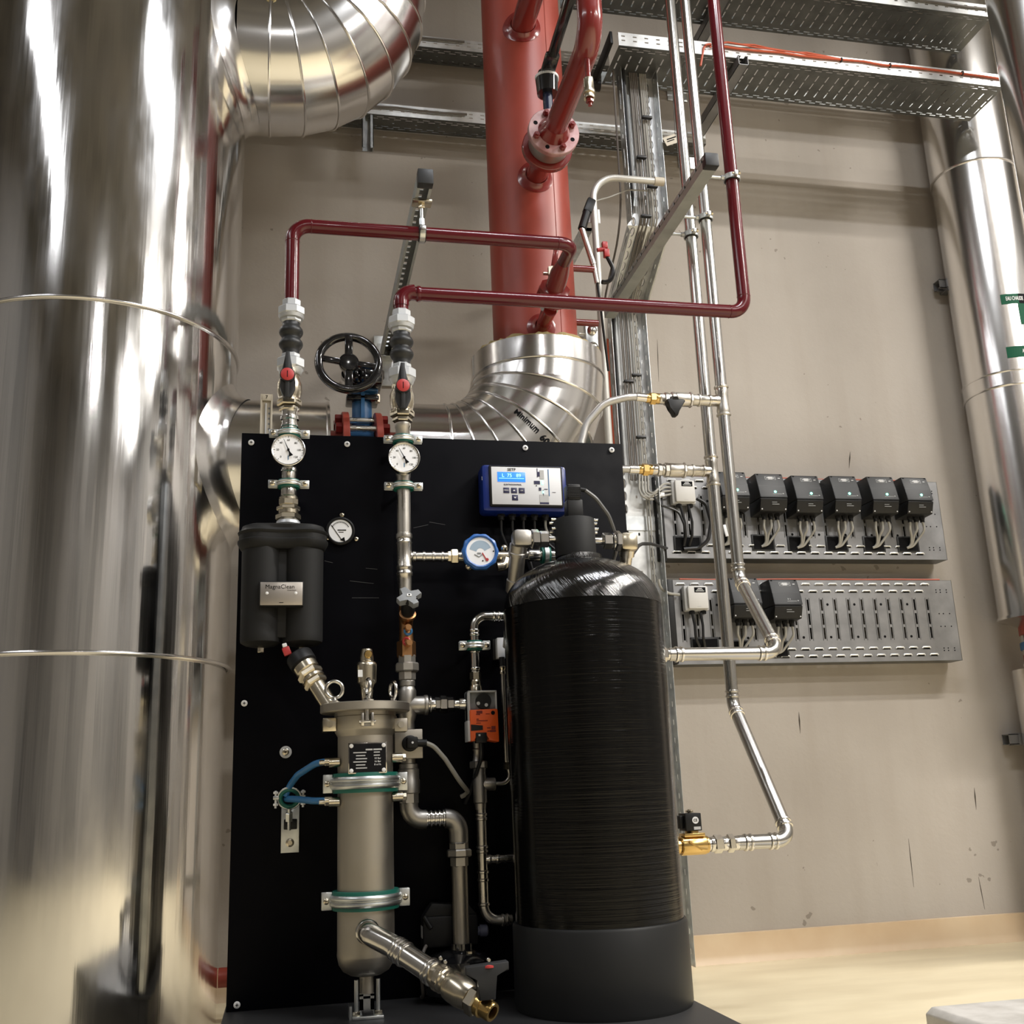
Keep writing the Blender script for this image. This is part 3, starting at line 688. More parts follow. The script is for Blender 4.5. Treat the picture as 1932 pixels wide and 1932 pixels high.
# ---------------- expansion joints, ball valves
def expansion(X, py, label, k=1.0):
    t = thing('expansion_joint', label, 'expansion joint', (X, YR, zr(X, YR, py+120)))
    a = MB(); colhex(a, X, YR, py, py+16, 18, 8); colhex(a, X, YR, py+14, py+30, 26, 8)
    col(a, X, YR, [(py+29, 24), (py+35, 22)]); colhex(a, X, YR, py+34, py+42, 19, 8)
    build(a, 'union', malle, t, ang=25)
    b = MB(); r = [(py+40, 16), (py+47, 16)]
    for c0 in (py+59, py+82):
        r += [(c0+d, 17+5.5*cos(pi*d/20)**1) for d in range(-10, 11, 2)]
    r += [(py+96, 16), (py+104, 16)]
    build(col(b, X, YR, r, 32), 'rubber_bellows', rubber, t)
    a = MB(); colhex(a, X, YR, py+101, py+113, 18, 8); colhex(a, X, YR, py+111, py+130, 27, 8); col(a, X, YR, [(py+129, 24), (py+137, 21), (py+140, 18)])
    build(a, 'union', malle, t, ang=25)
    return t
expansion(XA1, 568, 'black rubber expansion joint between galvanised unions on the left riser')
expansion(XB1, 587, 'black rubber expansion joint between galvanised unions, right of the handwheel')
def ball_valve(X, py, label):
    """py: row of the handle's red cap"""
    t = thing('ball_valve', label, 'valve', (X, YR, zr(X, YR, py+60)))
    a = MB(); colhex(a, X, YR, py-10, py+6, 19, 6); col(a, X, YR, [(py, 17), (py+6, 19), (py+16, 23), (py+32, 23), (py+42, 20), (py+46, 22), (py+49, 22)])
    colhex(a, X, YR, py+43, py+57, 23, 6); colhex(a, X, YR, py+58, py+66, 19, 6)
    zc = zr(X, YR, py+2)
    a.cyl((X, YR, zc), (X, YR-.055, zc), .016)
    build(a, 'body', nick, t, ang=25)
    xh = X-.006; yh = YR-.075; s = sc(X, yh, zc); z = lambda p: zr(xh, yh, p)
    h = MB()
    poly = [(-4, -45), (4, -45), (7, -26), (10, -12), (13, 0), (15, 14), (15, 24), (9, 38), (5, 43), (-5, 43), (-9, 36), (-14, 22), (-13, 8), (-13, 0), (-10, -12), (-7, -26)]
    h.prism([(x*s, -y*s) for x, y in poly], (xh, yh+.012, z(py)), XA, ZA, -YA*.018, .002)
    h.bar((xh, yh-.008, z(py-44)), (xh, yh-.008, z(py+42)), 8*s, .012, YA, .002)
    h.cyl((xh, yh+.02, z(py)), (xh, yh-.016, z(py)), 14*s)
    h.cyl((xh, YR-.03, z(py)), (xh, yh+.01, z(py)), .016)
    hd = build(h, 'handle', grblk, t)
    rc = build(MB().lathe((xh, yh-.0155, z(py)), -YA, [(0, 12.4*s), (.003, 12.4*s), (.004, 11.4*s)], 28), 'red_cap', redp, hd)
    build(MB().bx((xh, yh-.0196, z(py)), (.0022, .0006, 13*s)), 'slot', ink, hd)
    return t
ball_valve(XA1-.002, 710, 'ball valve with black lever and red cap on the left riser')
ball_valve(XB1-.001, 731, 'ball valve with black lever and red cap right of the handwheel')
# ---------------- clamps
def clamp(X, Y, z, r, label, hpx=None, yw=YP, name='pipe_clamp', wd=None, ew=None, group=None, h=.022):
    """rubber-lined clamp about a vertical pipe, ears left and right, stud to the panel"""
    t = thing(name, label, 'pipe clamp', (X, Y, z-h/2), group)
    g = .004+r*.06; R = r+g
    build(MB().lathe((X, Y, z-h/2), ZA, [(0, r*.99), (0, R+.0035), (.004, R+.0045), (h-.004, R+.0045), (h, R+.0035), (h, r*.99)], 36, False), 'rubber_lining', green, t)
    bd = MB(); hb = h*.62; gd = .0065 if h > .03 else .0072; gh = .0115 if h > .03 else .0088
    bd.lathe((X, Y, z-hb/2), ZA, [(0, R+.002), (0, R+.007), (hb*.12, gh+R-.001), (hb*.25, R+gh), (hb*.38, gh+R-.001), (hb*.46, R+gd), (hb*.54, R+gd), (hb*.62, gh+R-.001), (hb*.75, R+gh), (hb*.88, gh+R-.001), (hb, R+.007), (hb, R+.002)], 48, False)
    ew = ew or .026
    for s in (-1, 1):
        bd.bx((X+s*(R+.004+ew/2), Y-.007, z), (ew, .004, h*.95), .002).bx((X+s*(R+.004+ew/2), Y+.007, z), (ew, .004, h*.95), .002)
    bd.cyl((X, Y+R, z), (X, yw, z), .0055, n=12).hex((X, Y+R, z), (X, min(Y+R+.014, yw), z), .009)
    build(bd, 'band', zinc, t)
    for s in (-1, 1):
        xs_ = X+s*(R+.004+ew*.55)
        sc_ = MB().cyl((xs_, Y+.016, z), (xs_, Y-.009, z), .0035, n=10)
        sc_.lathe((xs_, Y-.009, z), -YA, [(0, .0075), (.002, .0075), (.004, .005), (.0045, .002)], 18)
        o = build(sc_, 'clamp_screw', nick, t)
        build(MB().bx((xs_, Y-.0136, z), (.006, .0006, .0016)), 'slot', ink, o)
    return t
rA = 14*sc(XA1, YR, 1.6)
clamp(XA1, YR, zr(XA1, YR, 819), rA, 'rubber-lined clamp just above the left thermometer dial')
clamp(XA1, YR, zr(XA1, YR, 914), rA, 'rubber-lined clamp just below the left thermometer dial')
clamp(XB1, YR, zr(XB1, YR, 830), rA*.97, 'rubber-lined clamp just above the right thermometer dial')
clamp(XB1, YR, zr(XB1, YR, 918), rA*.94, 'rubber-lined clamp just below the right thermometer dial')
# ---------------- left riser spool
t = thing('press_fitting', 'short stainless press fitting between left ball valve and thermometer dial', 'pipe fitting', (XA1, YR, zr(XA1, YR, 905)))
a = MB(); col(a, XA1, YR, [(770, 16), (776, 16), (778, 14.5), (786, 14.5), (788, 17.5), (793, 17.5), (795, 14.5), (802, 14.5), (803, 16), (806, 16), (807, 14), (876, 14), (884, 14), (886, 15.5), (891, 15.5), (892, 14), (897, 14.3), (905, 14), (920, 14), (926, 15), (936, 15), (938, 14)])
build(a, 'tube', steel, t)
t = thing('filter_union', 'nickel union joining the left riser to the black filter', 'pipe fitting', (XA1, YR, zr(XA1, YR, 1000)))
a = MB(); col(a, XA1, YR, [(936, 15), (940, 18), (944, 18), (946, 16), (952, 16)]); colhex(a, XA1, YR, 942, 955, 19, 8); colhex(a, XA1, YR, 955, 964, 22, 6); col(a, XA1, YR, [(963, 19), (970, 19)]); colhex(a, XA1, YR, 970, 982, 23.5, 6)
build(a, 'nuts', nick, t, ang=25)
a = MB(); col(a, XA1, YR, [(981, 17), (985, 22), (990, 23), (995, 20), (999, 13), (1002, 5)])
build(a, 'ball_joint', malle, t)
# ---------------- thermometers
def gauge(cx, cy, Y, rpx, label, temp, needle, X=None, blue_=True, deep=.03):
    c = P(cx, cy, Y); s = sc(c.x, Y, c.z); r = rpx*s
    t = thing('dial_thermometer', label, 'gauge', (c.x, Y, c.z-r))
    build(MB().lathe(c+YA*deep, -YA, [(0, r*.8), (.004, r*.97), (deep-.006, r*.97), (deep-.004, r), (deep+.003, r), (deep+.004, r*.97), (deep+.003, r*.9), (deep, r*.89)], 48).cyl(c+YA*deep, c+YA*(deep+.03), .012, n=16), 'case', steel, t)
    build(MB().lathe(c, -YA, [(0, r*.895), (.0006, r*.895)], 48), 'dial_face', dial, t)
    mk = MB(); nums = ['0', '20', '40', '60', '80', '100', '120']
    for i in range(25):
        a = radians(225-270*i/24); L1 = .78 if i % 4 == 0 else .82
        d = V(cos(a), 0, sin(a))
        mk.bar(c+d*r*L1-YA*.001, c+d*r*.87-YA*.001, .0006 if i % 4 else .0012, .0004, YA)
    build(mk, 'scale_marks', ink, t)
    for i, n_ in enumerate(nums):
        a = radians(225-270*i/6); d = V(cos(a), 0, sin(a)); lettering(n_, r*.17, c+d*r*.62-YA*.0008, ink, t, name='numeral')
    if blue_: build(MB().bar(c-ZA*r*.35-YA*.001, c-ZA*r*.62-YA*.001, r*.05, .0004, YA), 'blue_mark', tblue, t)
    a = radians(needle); d = V(cos(a), 0, sin(a)); n = V(-sin(a), 0, cos(a))
    nd = MB().prism([(0, -.03*r), (.72*r, -.008*r), (.72*r, .008*r), (0, .03*r), (-.2*r, .05*r), (-.42*r, .13*r), (-.42*r, -.13*r), (-.2*r, -.05*r)], c-YA*.004, d, n, -YA*.0008)
    nd.cyl(c-YA*.001, c-YA*.006, r*.07, n=16)
    build(nd, 'needle', ink, t)
    return t
gauge(544, 849, YR-.065, 31.5, 'round white dial thermometer on the left riser', 30, 113)
gauge(762.5, 863.5, YR-.065, 30, 'round white dial thermometer on the right riser', 30, 118)
for X, py in ((XA1, 849), (XB1, 863)):
    z = zr(X, YR, py)
    build(MB().cyl((X, YR-.036, z), (X, YR-.01, z), .0125, n=18).hex((X, YR-.034, z), (X, YR-.022, z), .017), 'thermometer_pocket', nick, label='nickel pocket behind the %s thermometer dial' % ('left' if X == XA1 else 'right'), cat='pipe fitting')
# ---------------- black twin magnetic filter
XF = P(533, 1100, 2.885).x; YF = 2.885
t = thing('magnetic_filter', 'matt black twin-barrel magnetic filter with metal badge on the panel', 'filter', (XF, YF, zr(XF, YF, 1230)))
sF = sc(XF, YF, 1.3); d2 = 38*sF
def peanut(k, r, sep, pinch=.80, n=72):
    out = []
    for i in range(n):
        a = 2*pi*i/n; ca, sa_ = cos(a), sin(a)
        x = sep*(1 if ca > 0 else -1)*min(1, abs(ca)*3)+r*ca; y = r*sa_
        if abs(x) < sep: y *= pinch+(1-pinch)*(abs(x)/sep)**2
        out.append((x, y))
    return out
def pprofile(rows, sep):
    R = []
    for py, rr, pin in rows:
        z = zr(XF, YF, py); R.append([V(XF+x, YF+y, z) for x, y in peanut(0, rr*sF, sep, pin)])
    return R
lid = MB().rings(pprofile([(994, 30, 1), (997, 38, .95), (1003, 40, .86), (1008, 46, .82), (1011, 45, .82), (1013, 43, .82), (1022, 43, .82), (1024, 46, .82), (1028, 46, .82), (1034, 43, .82), (1039, 40, .8), (1041, 37, .8)], d2))
build(lid, 'lid', blackm, t)
bd = MB()
for sx in (-1, 1):
    rows = [(1036, 37.5), (1050, 37.5), (1130, 37), (1200, 37), (1208, 37), (1213, 36), (1218, 28), (1222, 10)]
    z0 = zr(XF, YF, rows[0][0])
    bd.lathe((XF+sx*d2, YF, z0), -ZA, [(z0-zr(XF, YF, p), r*sF) for p, r in rows], 40)
bd.mm((XF-d2, YF-.030, zr(XF, YF, 1206)), (XF+d2, YF+.05, zr(XF, YF, 1040)), .004)
build(bd, 'barrels', blackm, t)
for sx in (-1, 1):
    build(MB().hex((XF+sx*d2*.98, YF, zr(XF, YF, 1219)), (XF+sx*d2*.98, YF, zr(XF, YF, 1231)), .009), 'drain_plug', nick, t)
ybd = YF-37*sF-.012
cb = P(531, 1120.5, ybd); 
build(MB().bx((cb.x, ybd+.008, cb.z), (.116, .022, .068), .004), 'badge_holder', blackm, t)
bg = build(MB().bx((cb.x, ybd-.0035, cb.z), (.109, .003, .0615), .0015), 'badge', badge, t)
lettering('MagnaClean', .0155, (cb.x-.004, ybd-.0052, cb.z+.018), ink, bg)
lettering('TWINTECH', .0045, (cb.x+.026, ybd-.0052, cb.z+.0085), ink, bg)
build(MB().bx((cb.x, ybd-.0051, cb.z-.024), (.011, .0004, .0018)), 'print_line', ink, bg)
for sx in (-1, 1): build(MB().lathe((cb.x+sx*.037, ybd-.005, cb.z+.001), -YA, [(0, .004), (.001, .004), (.002, .002)], 16), 'badge_rivet', wht, bg)
# ---------------- union below the filter down to the strainer lid
pa, pb_, = P(560, 1232, 2.86), P(614, 1318, 2.80)
dv = (pb_-pa).normalized(); Lf = (pb_-pa).length
t = thing('slanted_union', 'nickel union with a black collar slanting from the filter to the strainer lid', 'pipe fitting', tuple(pb_))
build(MB().lathe(pa, dv, [(0, .016), (.010, .034), (.014, .036), (.040, .036), (.044, .030)], 28), 'black_collar', blackp, t)
u = MB().lathe(pa+dv*.042, dv, [(0, .030), (.004, .032), (.022, .032), (.026, .028)], 28).hex(pa+dv*.066, pa+dv*.084, .034).lathe(pa+dv*.083, dv, [(0, .026), (.005, .031), (.012, .031), (.014, .026)], 24).hex(pa+dv*.096, pa+dv*.112, .031).cyl(pa+dv*.11, pa+dv*(Lf+.03), .022)
build(u, 'union_nuts', nick, t, ang=25)
t = thing('bleed_key', 'small red and white tab hanging below the black filter', 'tag', tuple(P(541, 1226, 2.85)))
p0, p1 = P(536, 1214, 2.85), P(541, 1232, 2.85)
build(MB().bar(p0, p0.lerp(p1, .4), .012, .012, YA, .002), 'white_end', wht, t); build(MB().bar(p0.lerp(p1, .4), p1+V(.004, 0, -.006), .02, .014, YA, .003), 'red_end', redp, t)
# ---------------- differential gauge
c = P(642, 1003, YP-.001); s = sc(c.x, c.y, c.z)
t = thing('pressure_gauge', 'small black-rimmed gauge with three screws set in the panel', 'gauge', (c.x, YP, c.z-27*s))
build(MB().lathe(c, -YA, [(0, 27*s), (.010, 27*s), (.013, 24*s), (.011, 22*s), (.009, 21.6*s)], 40), 'bezel', blackp, t)
build(MB().lathe(c-YA*.009, -YA, [(0, 21.8*s), (.0004, 21.8*s)], 40), 'dial_face', dial, t)
ar = MB()
for i in range(13):
    a = radians(150-120*i/12); d = V(cos(a), 0, sin(a)); ar.bar(c+d*15*s-YA*.0098, c+d*17*s-YA*.0098, .001, .0004, YA)
ar.torus(c-YA*.0098, YA, 17.4*s, .0006, 30, 6, radians(25), radians(155))
build(ar, 'scale_marks', ink, t)
build(MB().bx(c+V(.004, -.0098, .002), (16*s, .0004, .003)).bx(c+V(.002, -.0098, -.004), (9*s, .0004, .002)), 'print_line', ink, t)
build(MB().bar(c+V(2*s, -.0105, -17*s), c+V(-17*s, -.0105, 11*s), .0016, .0008, YA).prism([(-5*s, 0), (5*s, -3*s), (3*s, 6*s)], c+V(4*s, -.0102, -18*s), XA, ZA, -YA*.0008), 'needle', ink, t)
for px, py in ((645, 972), (672, 1017), (618, 1015)): screw(P(px, py, YP-.001), .0065, t)
# ================================================================ RIGHT RISER (below the dial)
t = thing('stainless_riser', 'bright stainless press pipe with tee below the right thermometer dial', 'pipe', (XB1, YR, zr(XB1, YR, 1135)))
a = MB(); col(a, XB1, YR, [(800, 15), (807, 15), (809, 13.5), (843, 13.5), (885, 13.5), (890, 14), (898, 14), (902, 13), (935, 13), (1006, 13), (1008, 15), (1013, 15.5), (1016, 15), (1017, 13.5), (1022, 13.5), (1024, 14.8), (1027, 14), (1066, 13.6), (1069, 15), (1073, 15), (1075, 13.8), (1079, 13.8), (1081, 15.2), (1085, 15.2), (1087, 13.6), (1095, 13.4), (1098, 13), (1130, 13), (1140, 12)])
build(a, 'tube', steelw, t)
zt_ = zr(XB1, YR, 1050); xm = P(878, 1043, YR-.02).x
a = MB().cyl((XB1, YR, zt_), (xc(YR, zt_, 778), YR, zt_), .013)
x0, x1 = XB1+.018, xc(YR, zt_, 845)
pr = [(0, .0155)]; L_ = x1-x0
for i in range(4):
    b = L_*(i+.35)/4; pr += [(b-.004, .0135), (b-.002, .0165), (b+.004, .0165), (b+.006, .0135)]
pr += [(L_, .0135)]
a.lathe((x0, YR, zt_), XA, pr, 24)
build(a, 'tee_branch', steel, t)
# water meter
cm = P(906, 1041, YR-.06); sm = sc(cm.x, cm.y, cm.z)
t = thing('water_meter', 'blue-rimmed water meter with brass connections', 'water meter', (cm.x, cm.y, cm.z-36*sm))
zc = zt_
b = MB().hex((xc(YR, zc, 844), YR, zc), (xc(YR, zc, 852), YR, zc), .016).hex((xc(YR, zc, 850), YR, zc), (xc(YR, zc, 864), YR, zc), .022).cyl((xc(YR, zc, 862), YR, zc), (xc(YR, zc, 884), YR, zc), .0155)
b.cyl((xc(YR, zc, 935), YR, zc), (xc(YR, zc, 958), YR, zc), .017).cyl((cm.x, YR-.03, cm.z), (cm.x, YR+.03, cm.z), .034)
b.tube(fil([P(938, 1070, YR-.03), P(952, 1068, YR-.03), P(954, 1056, YR-.02)], .012), .013, 16).ball(P(951, 1034, YR-.04), .010).ball(P(884, 1070, YR-.03), .010)
build(b, 'brass_body', nick, t)
g = MB(); n = 40
def wob(k, r, am): return r*(1+am*cos(10*2*pi*k/n*1.0))
R = []
for yy, r, am in ((.034, 29, 0), (.02, 33, .02), (.004, 35, .035), (-.006, 34, .03), (-.010, 30, .01), (-.008, 27.5, 0), (-.005, 27, 0)):
    R.append([V(cm.x+wob(k, r*sm, am)*cos(2*pi*k/n), cm.y+yy, cm.z+wob(k, r*sm, am)*sin(2*pi*k/n)) for k in range(n)])
build(g.rings(R), 'blue_rim', mblue, t)
df = build(MB().lathe(cm-YA*.0052, -YA, [(0, 27.2*sm), (.0006, 27.2*sm)], 48), 'dial_face', dial, t)
hz = mat('pale_blue_print', (.34, .44, .55), 0, .5)
pp = MB(); ang = [radians(20+150*i/20) for i in range(21)]
pp.prism([(21*sm*cos(q), 21*sm*sin(q)) for q in ang]+[(8*sm*cos(q), 8*sm*sin(q)-2*sm) for q in ang[::-1]], cm-YA*.0057, XA, ZA, -YA*.0004)
build(pp, 'dial_print', hz, df)
build(MB().bar(cm+V(3*sm, -.007, -3*sm), cm+V(11*sm, -.007, -17*sm), .003, .0008, YA).cyl(cm+V(12*sm, -.0062, -16*sm), cm+V(12*sm, -.0075, -16*sm), 3*sm), 'red_needle', redp, df)
build(MB().bar(cm+V(-12*sm, -.0066, -6*sm), cm+V(-3*sm, -.0066, -11*sm), .0022, .0006, YA).bar(cm+V(-3*sm, -.0066, -11*sm), cm+V(3*sm, -.0066, -6*sm), .0022, .0006, YA).bx(cm+V(-3*sm, -.0064, -4*sm), (7*sm, .0006, 3*sm)), 'counter', mgrey, df)
for px, py in ((931, 1040), (911, 1058), (918, 1056)): 
    q = P(px, py, cm.y-.006); build(MB().cyl(q, q-YA*.0006, 1.4*sm, n=10), 'dot', ink, df)
# bronze balancing valve
zk = zr(XB1+.006, YR, 1121)
t = thing('balancing_valve', 'bronze balancing valve with grey four-armed knob on the right riser', 'valve', (XB1, YR, zr(XB1, YR, 1240)))
a = MB(); col(a, XB1+.002, YR, [(1128, 12), (1140, 13), (1160, 13), (1185, 12.5), (1212, 14)]); colhex(a, XB1+.002, YR, 1210, 1241, 18, 6)
# slanted bonnet towards the viewer
kc = P(772, 1124, YR-.085); kb = V(XB1+.004, YR-.005, zr(XB1, YR, 1175)); ka = (kc-kb).normalized()
a.lathe(kb, ka, [(0, .016), (.02, .018), (.026, .023), (.034, .023), (.036, .018)], 24)
build(a, 'bronze_body', bronze, t)
kn = MB().lathe(kb+ka*.036, ka, [(0, .018), (.01, .0195), ((kc-kb).length-.05, .0195), ((kc-kb).length-.036, .017)], 24)
build(kn, 'knob_neck', blackp, t)
u_, v_, _ = frame(ka)
arm = []
for q in range(4):
    for da, rr_ in ((-.26, .036), (.26, .036), (.55, .019), (pi/4, .016), (pi/2-.55, .019)):
        a_ = q*pi/2+da+.5; arm.append((rr_*cos(a_), rr_*sin(a_)))
hk = build(MB().prism(arm, kc-ka*.016, u_, v_, ka*.018, .002), 'cross_knob', mgrey, t)
bs = Matrix((u_, v_, ka)).transposed()
build(MB().bx(kc+ka*.003, (.012, .009, .002), 0, bs), 'emblem', wht, hk)
build(MB().cyl(kc+ka*.0038-0*u_, kc+ka*.0045, .0028, n=10).cyl(kc+u_*.02-v_*.014+ka*.001, kc+u_*.02-v_*.014+ka*.0026, .0025, n=10), 'dot', ink, hk)
for px, py, m in ((771, 1183, bronze), (773, 1212, bronze)):
    p0 = P(px-5, py+4, YR-.01); p1 = P(px, py, YR-.05)
    o = build(MB().cyl(p0, p1, .008, n=16).cyl(p0.lerp(p1, .6), p0.lerp(p1, .75), .0095, n=16), 'test_port', m, t)
build(MB().torus(P(770, 1191, YR-.03), YA+ZA*.3, .009, .0035, 20, 8), 'blue_ring', tblue, t)
build(MB().torus(P(767, 1210, YR-.03), YA+ZA*.3+XA*.5, .009, .0035, 20, 8), 'red_ring', redp, t)
# union + tee below
XB2 = P(767, 1300, YR).x
t = thing('stainless_tee', 'cast stainless union and tee left of the orange actuator', 'pipe fitting', (XB1, YR, zr(XB1, YR, 1395)))
a = MB(); colhex(a, XB1+.003, YR, 1236, 1252, 17, 8); colhex(a, XB1+.003, YR, 1251, 1268, 23, 8); colhex(a, XB1+.003, YR, 1267, 1284, 17, 8)
col(a, XB1+.003, YR, [(1283, 13), (1286, 15), (1294, 15), (1296, 13), (1300, 15), (1304, 17), (1320, 17), (1350, 17), (1356, 15), (1362, 13), (1376, 13)])
ztee = zr(XB1, YR, 1331); 
def hrun(mb, z, Y, segs, n=24):
    """horizontal lathe along X from (pixel column, radius px, sides)"""
    for x0, x1, r, k in segs:
        xa, xb = xc(Y, z, x0), xc(Y, z, x1); rr = r*sc((xa+xb)/2, Y, z)
        if k: mb.hex((xa, Y, z), (xb, Y, z), rr, k, .1, pi/k)
        else: mb.lathe((xa, Y, z), XA, [(0, rr*.96), (min(.002, (xb-xa)*.3), rr), (xb-xa-min(.002, (xb-xa)*.3), rr), (xb-xa, rr*.96)], n)
    return mb
hrun(a, ztee, YR, [(770, 802, 17, 0), (800, 807, 19, 0)])
build(a, 'tee_body', cast, t, ang=30)
a = hrun(MB(), ztee, YR, [(806, 822, 12, 0), (810, 813, 18, 0), (820, 830, 14, 6), (830, 843, 17, 6), (843, 856, 14, 6), (855, 868, 9, 0), (866, 890, 12, 0)])
build(a, 'branch_union', steel, t, ang=25)
# sensor block
zb_ = zr(XB1, YR, 1404)
cb = P(770, 1404, YR-.02); sb = sc(cb.x, cb.y, cb.z)
t = thing('flow_sensor', 'square grey sensor block with black plug beside the strainer nameplate', 'sensor', (cb.x, YR, cb.z-.045))
build(MB().bx((cb.x, YR-.01, cb.z), (53*sb, .05, 54*sb), .002), 'block', dull, t)
pc = P(775, 1402, YR-.06)
build(MB().lathe((pc.x, YR-.034, pc.z), -YA, [(0, .021), (.012, .021), (.014, .018)], 24).bx((pc.x+.004, YR-.056, pc.z+.001), (.029, .022, .030), .004).cyl((pc.x+.014, YR-.056, pc.z), (pc.x+.042, YR-.056, pc.z-.001), .010, n=16), 'plug', blackp, t)
build(MB().cyl((pc.x+.004, YR-.0665, pc.z+.001), (pc.x+.004, YR-.068, pc.z+.001), .003, n=12), 'plug_screw', wht, t)
cable([V(pc.x+.04, YR-.056, pc.z-.001), P(818, 1407, YR-.055), P(840, 1432, YR-.05), P(868, 1475, YR-.03), P(886, 1497, YP-.02), P(870, 1503, YP-.008)], .0062, cableg, 'grey cable hanging from the black sensor plug', fr=.05)
# lower run to the pump
t = thing('stainless_drop_pipe', 'dull stainless pipe stepping right and down to the black pump', 'pipe', (P(868, 1780, YR).x, YR, zr(.4, YR, 1785)))
XC = P(771, 1470, YR).x
a = MB(); col(a, XC, YR, [(1428, 14), (1440, 14), (1442, 18), (1450, 18), (1452, 20), (1470, 20), (1472, 21), (1496, 21), (1498, 18)]); colhex(a, XC, YR, 1496, 1517, 19, 8)
ze = zr(.35, YR, 1546); XD = P(866, 1600, YR).x
s5 = sc(.3, YR, .7)
a.tube(fil([(XC, YR, zr(XC, YR, 1515)), (XC, YR, ze), (XC+.045, YR, ze)], .036), 17.5*s5, 24)
build(a, 'elbow', cast, t); a = MB()
a.tube(fil([(XD-.035, YR, ze), (XD, YR, ze), (XD, YR, zr(XD, YR, 1588))], .034), 18*s5, 24)
build(a, 'elbow', cast, t)
a = MB(); x0, x1 = XC+.042, XD-.033; pr = []
for i in range(5):
    b = (x1-x0)*i/5; w5 = (x1-x0)/5; pr += [(b, .0205), (b+w5*.2, .0245), (b+w5*.5, .0245), (b+w5*.7, .0205)]
pr.append((x1-x0, .0205)); a.lathe((x0, YR, ze), XA, pr, 28); build(a, 'ribbed_nipple', steel, t)
a = MB(); col(a, XD, YR, [(1586, 16), (1590, 18), (1592, 17)]); colhex(a, XD, YR, 1588, 1603, 18, 6); colhex(a, XD, YR, 1602, 1617, 24, 8); colhex(a, XD, YR, 1616, 1635, 17, 6)
build(a, 'union', cast, t, ang=25)
zp = zr(XD, YR, 1782)
build(MB().cyl((XD, YR, zr(XD, YR, 1633)), (XD, YR, zp), 15*s5), 'straight_pipe', dull, t)
# pump
t = thing('circulation_pump', 'small black circulation pump low behind the slanted drain pipe', 'pump', (XD, YR-.02, ZB))
bx1, bx2 = P(800, 1725, 2.90).x, P(905, 1740, 2.90).x; zb1, zb2 = zr(XD, 2.9, 1788), zr(XD, 2.9, 1728)
hd = MB().mm((bx1, 2.926, zb1), (bx2, 2.978, zb2), .006); hd.prism([(.0, 0), (bx2-bx1, 0), (bx2-bx1-.022, .026), (.025, .034)], (bx1, 2.93, zb2-.002), XA, ZA, YA*.046, .004)
hd.cyl((bx1+.004, 2.928, zb2), (bx1+.02, 2.915, zb2-.028), .006, n=10)
build(hd, 'motor_box', blackp, t)
build(MB().cyl((bx2-.002, 2.95, zr(XD, 2.9, 1763)), (bx2+.008, 2.95, zr(XD, 2.9, 1763)), .012, n=16).lathe((bx2+.007, 2.95, zr(XD, 2.9, 1763)), XA, [(0, .016), (.018, .016), (.022, .012)], 16), 'cable_gland', mat('grey_blue_plastic', (.12, .13, .20), 0, .5), t)
build(MB().bx((bx1-.0005, 2.95, (zb1+zb2)/2), (.001, .03, .03)), 'sticker', lgrey, t)
zv = zr(XD, 2.86, 1832)
vo = MB().lathe((XD-.01, 2.90, zb1-.004), -ZA, [(0, .032), (.01, .07), (.022, .088), (.06, .092), (.10, .085), (.13, .05)], 36)
vo.cyl((XD, YR, zp+.004), (XD, YR, zp-.03), .03, n=24)
for dx in (-.085, .085): vo.bx((XD-.01+dx, 2.87, zb1-.05), (.03, .03, .03), .006)
build(vo, 'volute', blackg, t)
build(MB().cyl((XD+.016, 2.86, zb1-.01), (XD+.016, 2.86, zb1-.05), .017, n=18), 'boss', blackp, t)
build(MB().cyl((XD+.016, 2.86, zb1-.0095), (XD+.016, 2.86, zb1-.004), .012, n=18), 'boss_cap', nick, t)
for px, py in ((840, 1815), (922, 1811), (831, 1808), (842, 1913)):
    q = P(px, py, 2.815); build(MB().cyl(q+YA*.03, q, .0045, n=12).lathe(q, -YA, [(0, .006), (.004, .006), (.006, .004)], 14), 'pump_bolt', steel, t)
build(MB().mm((XD-.05, 2.85, ZB), (XD+.05, 2.96, zb1-.12), .01), 'pump_foot', blackp, t)
build(MB().bar(P(805, 1905, 2.85), P(822, 1932, 2.85), .03, .02, YA, .004), 'outlet_flange', cast, t)
cable([V(bx1+.004, 2.9, zb1+.01), P(797, 1795, 2.88), P(794, 1830, 2.88), P(800, 1890, 2.9), V(P(800, 1890, 2.9).x, 2.95, ZB+.006)], .0045, cabled, 'brown cable looping down beside the pump', fr=.05)
# ================================================================ STAINLESS STRAINER
YS = 2.78; XS = P(690, 1650, YS).x; sS = sc(XS, YS, .6)
RS = 52.5*sS
t = thing('strainer_housing', 'tall grey stainless cylindrical strainer with bolted round lid and nameplate', 'strainer', (XS, YS, ZB))
zl1_, zl0 = zr(XS, YS-.10, 1322), zr(XS, YS-.10, 1339)
a = MB().lathe((XS, YS, zr(XS, YS, 1372)), -ZA, [(0, RS*1.0)] + [(zr(XS, YS, 1372)-zr(XS, YS, p), RS*k) for p, k in ((1390, 1.0), (1600, 1.0), (1790, 1.0), (1800, 1.008), (1803, 1), (1818, .94), (1830, .8), (1838, .55), (1841, .3))], 56)
build(a, 'body', dull, t)
RH2 = RS*1.12
zc1, zc0 = zr(XS, YS-.05, 1343), zr(XS, YS-.05, 1383)
a = MB().lathe((XS, YS, zc1+.012), -ZA, [(0, RH2), (.02, RH2), (.022, RH2*1.03), (zc1-zc0, RH2*1.03), (zc1-zc0+.004, RH2), (zc1-zc0+.018, RS)], 56)
build(a, 'head_collar', dull, t)
RL = 86*sS
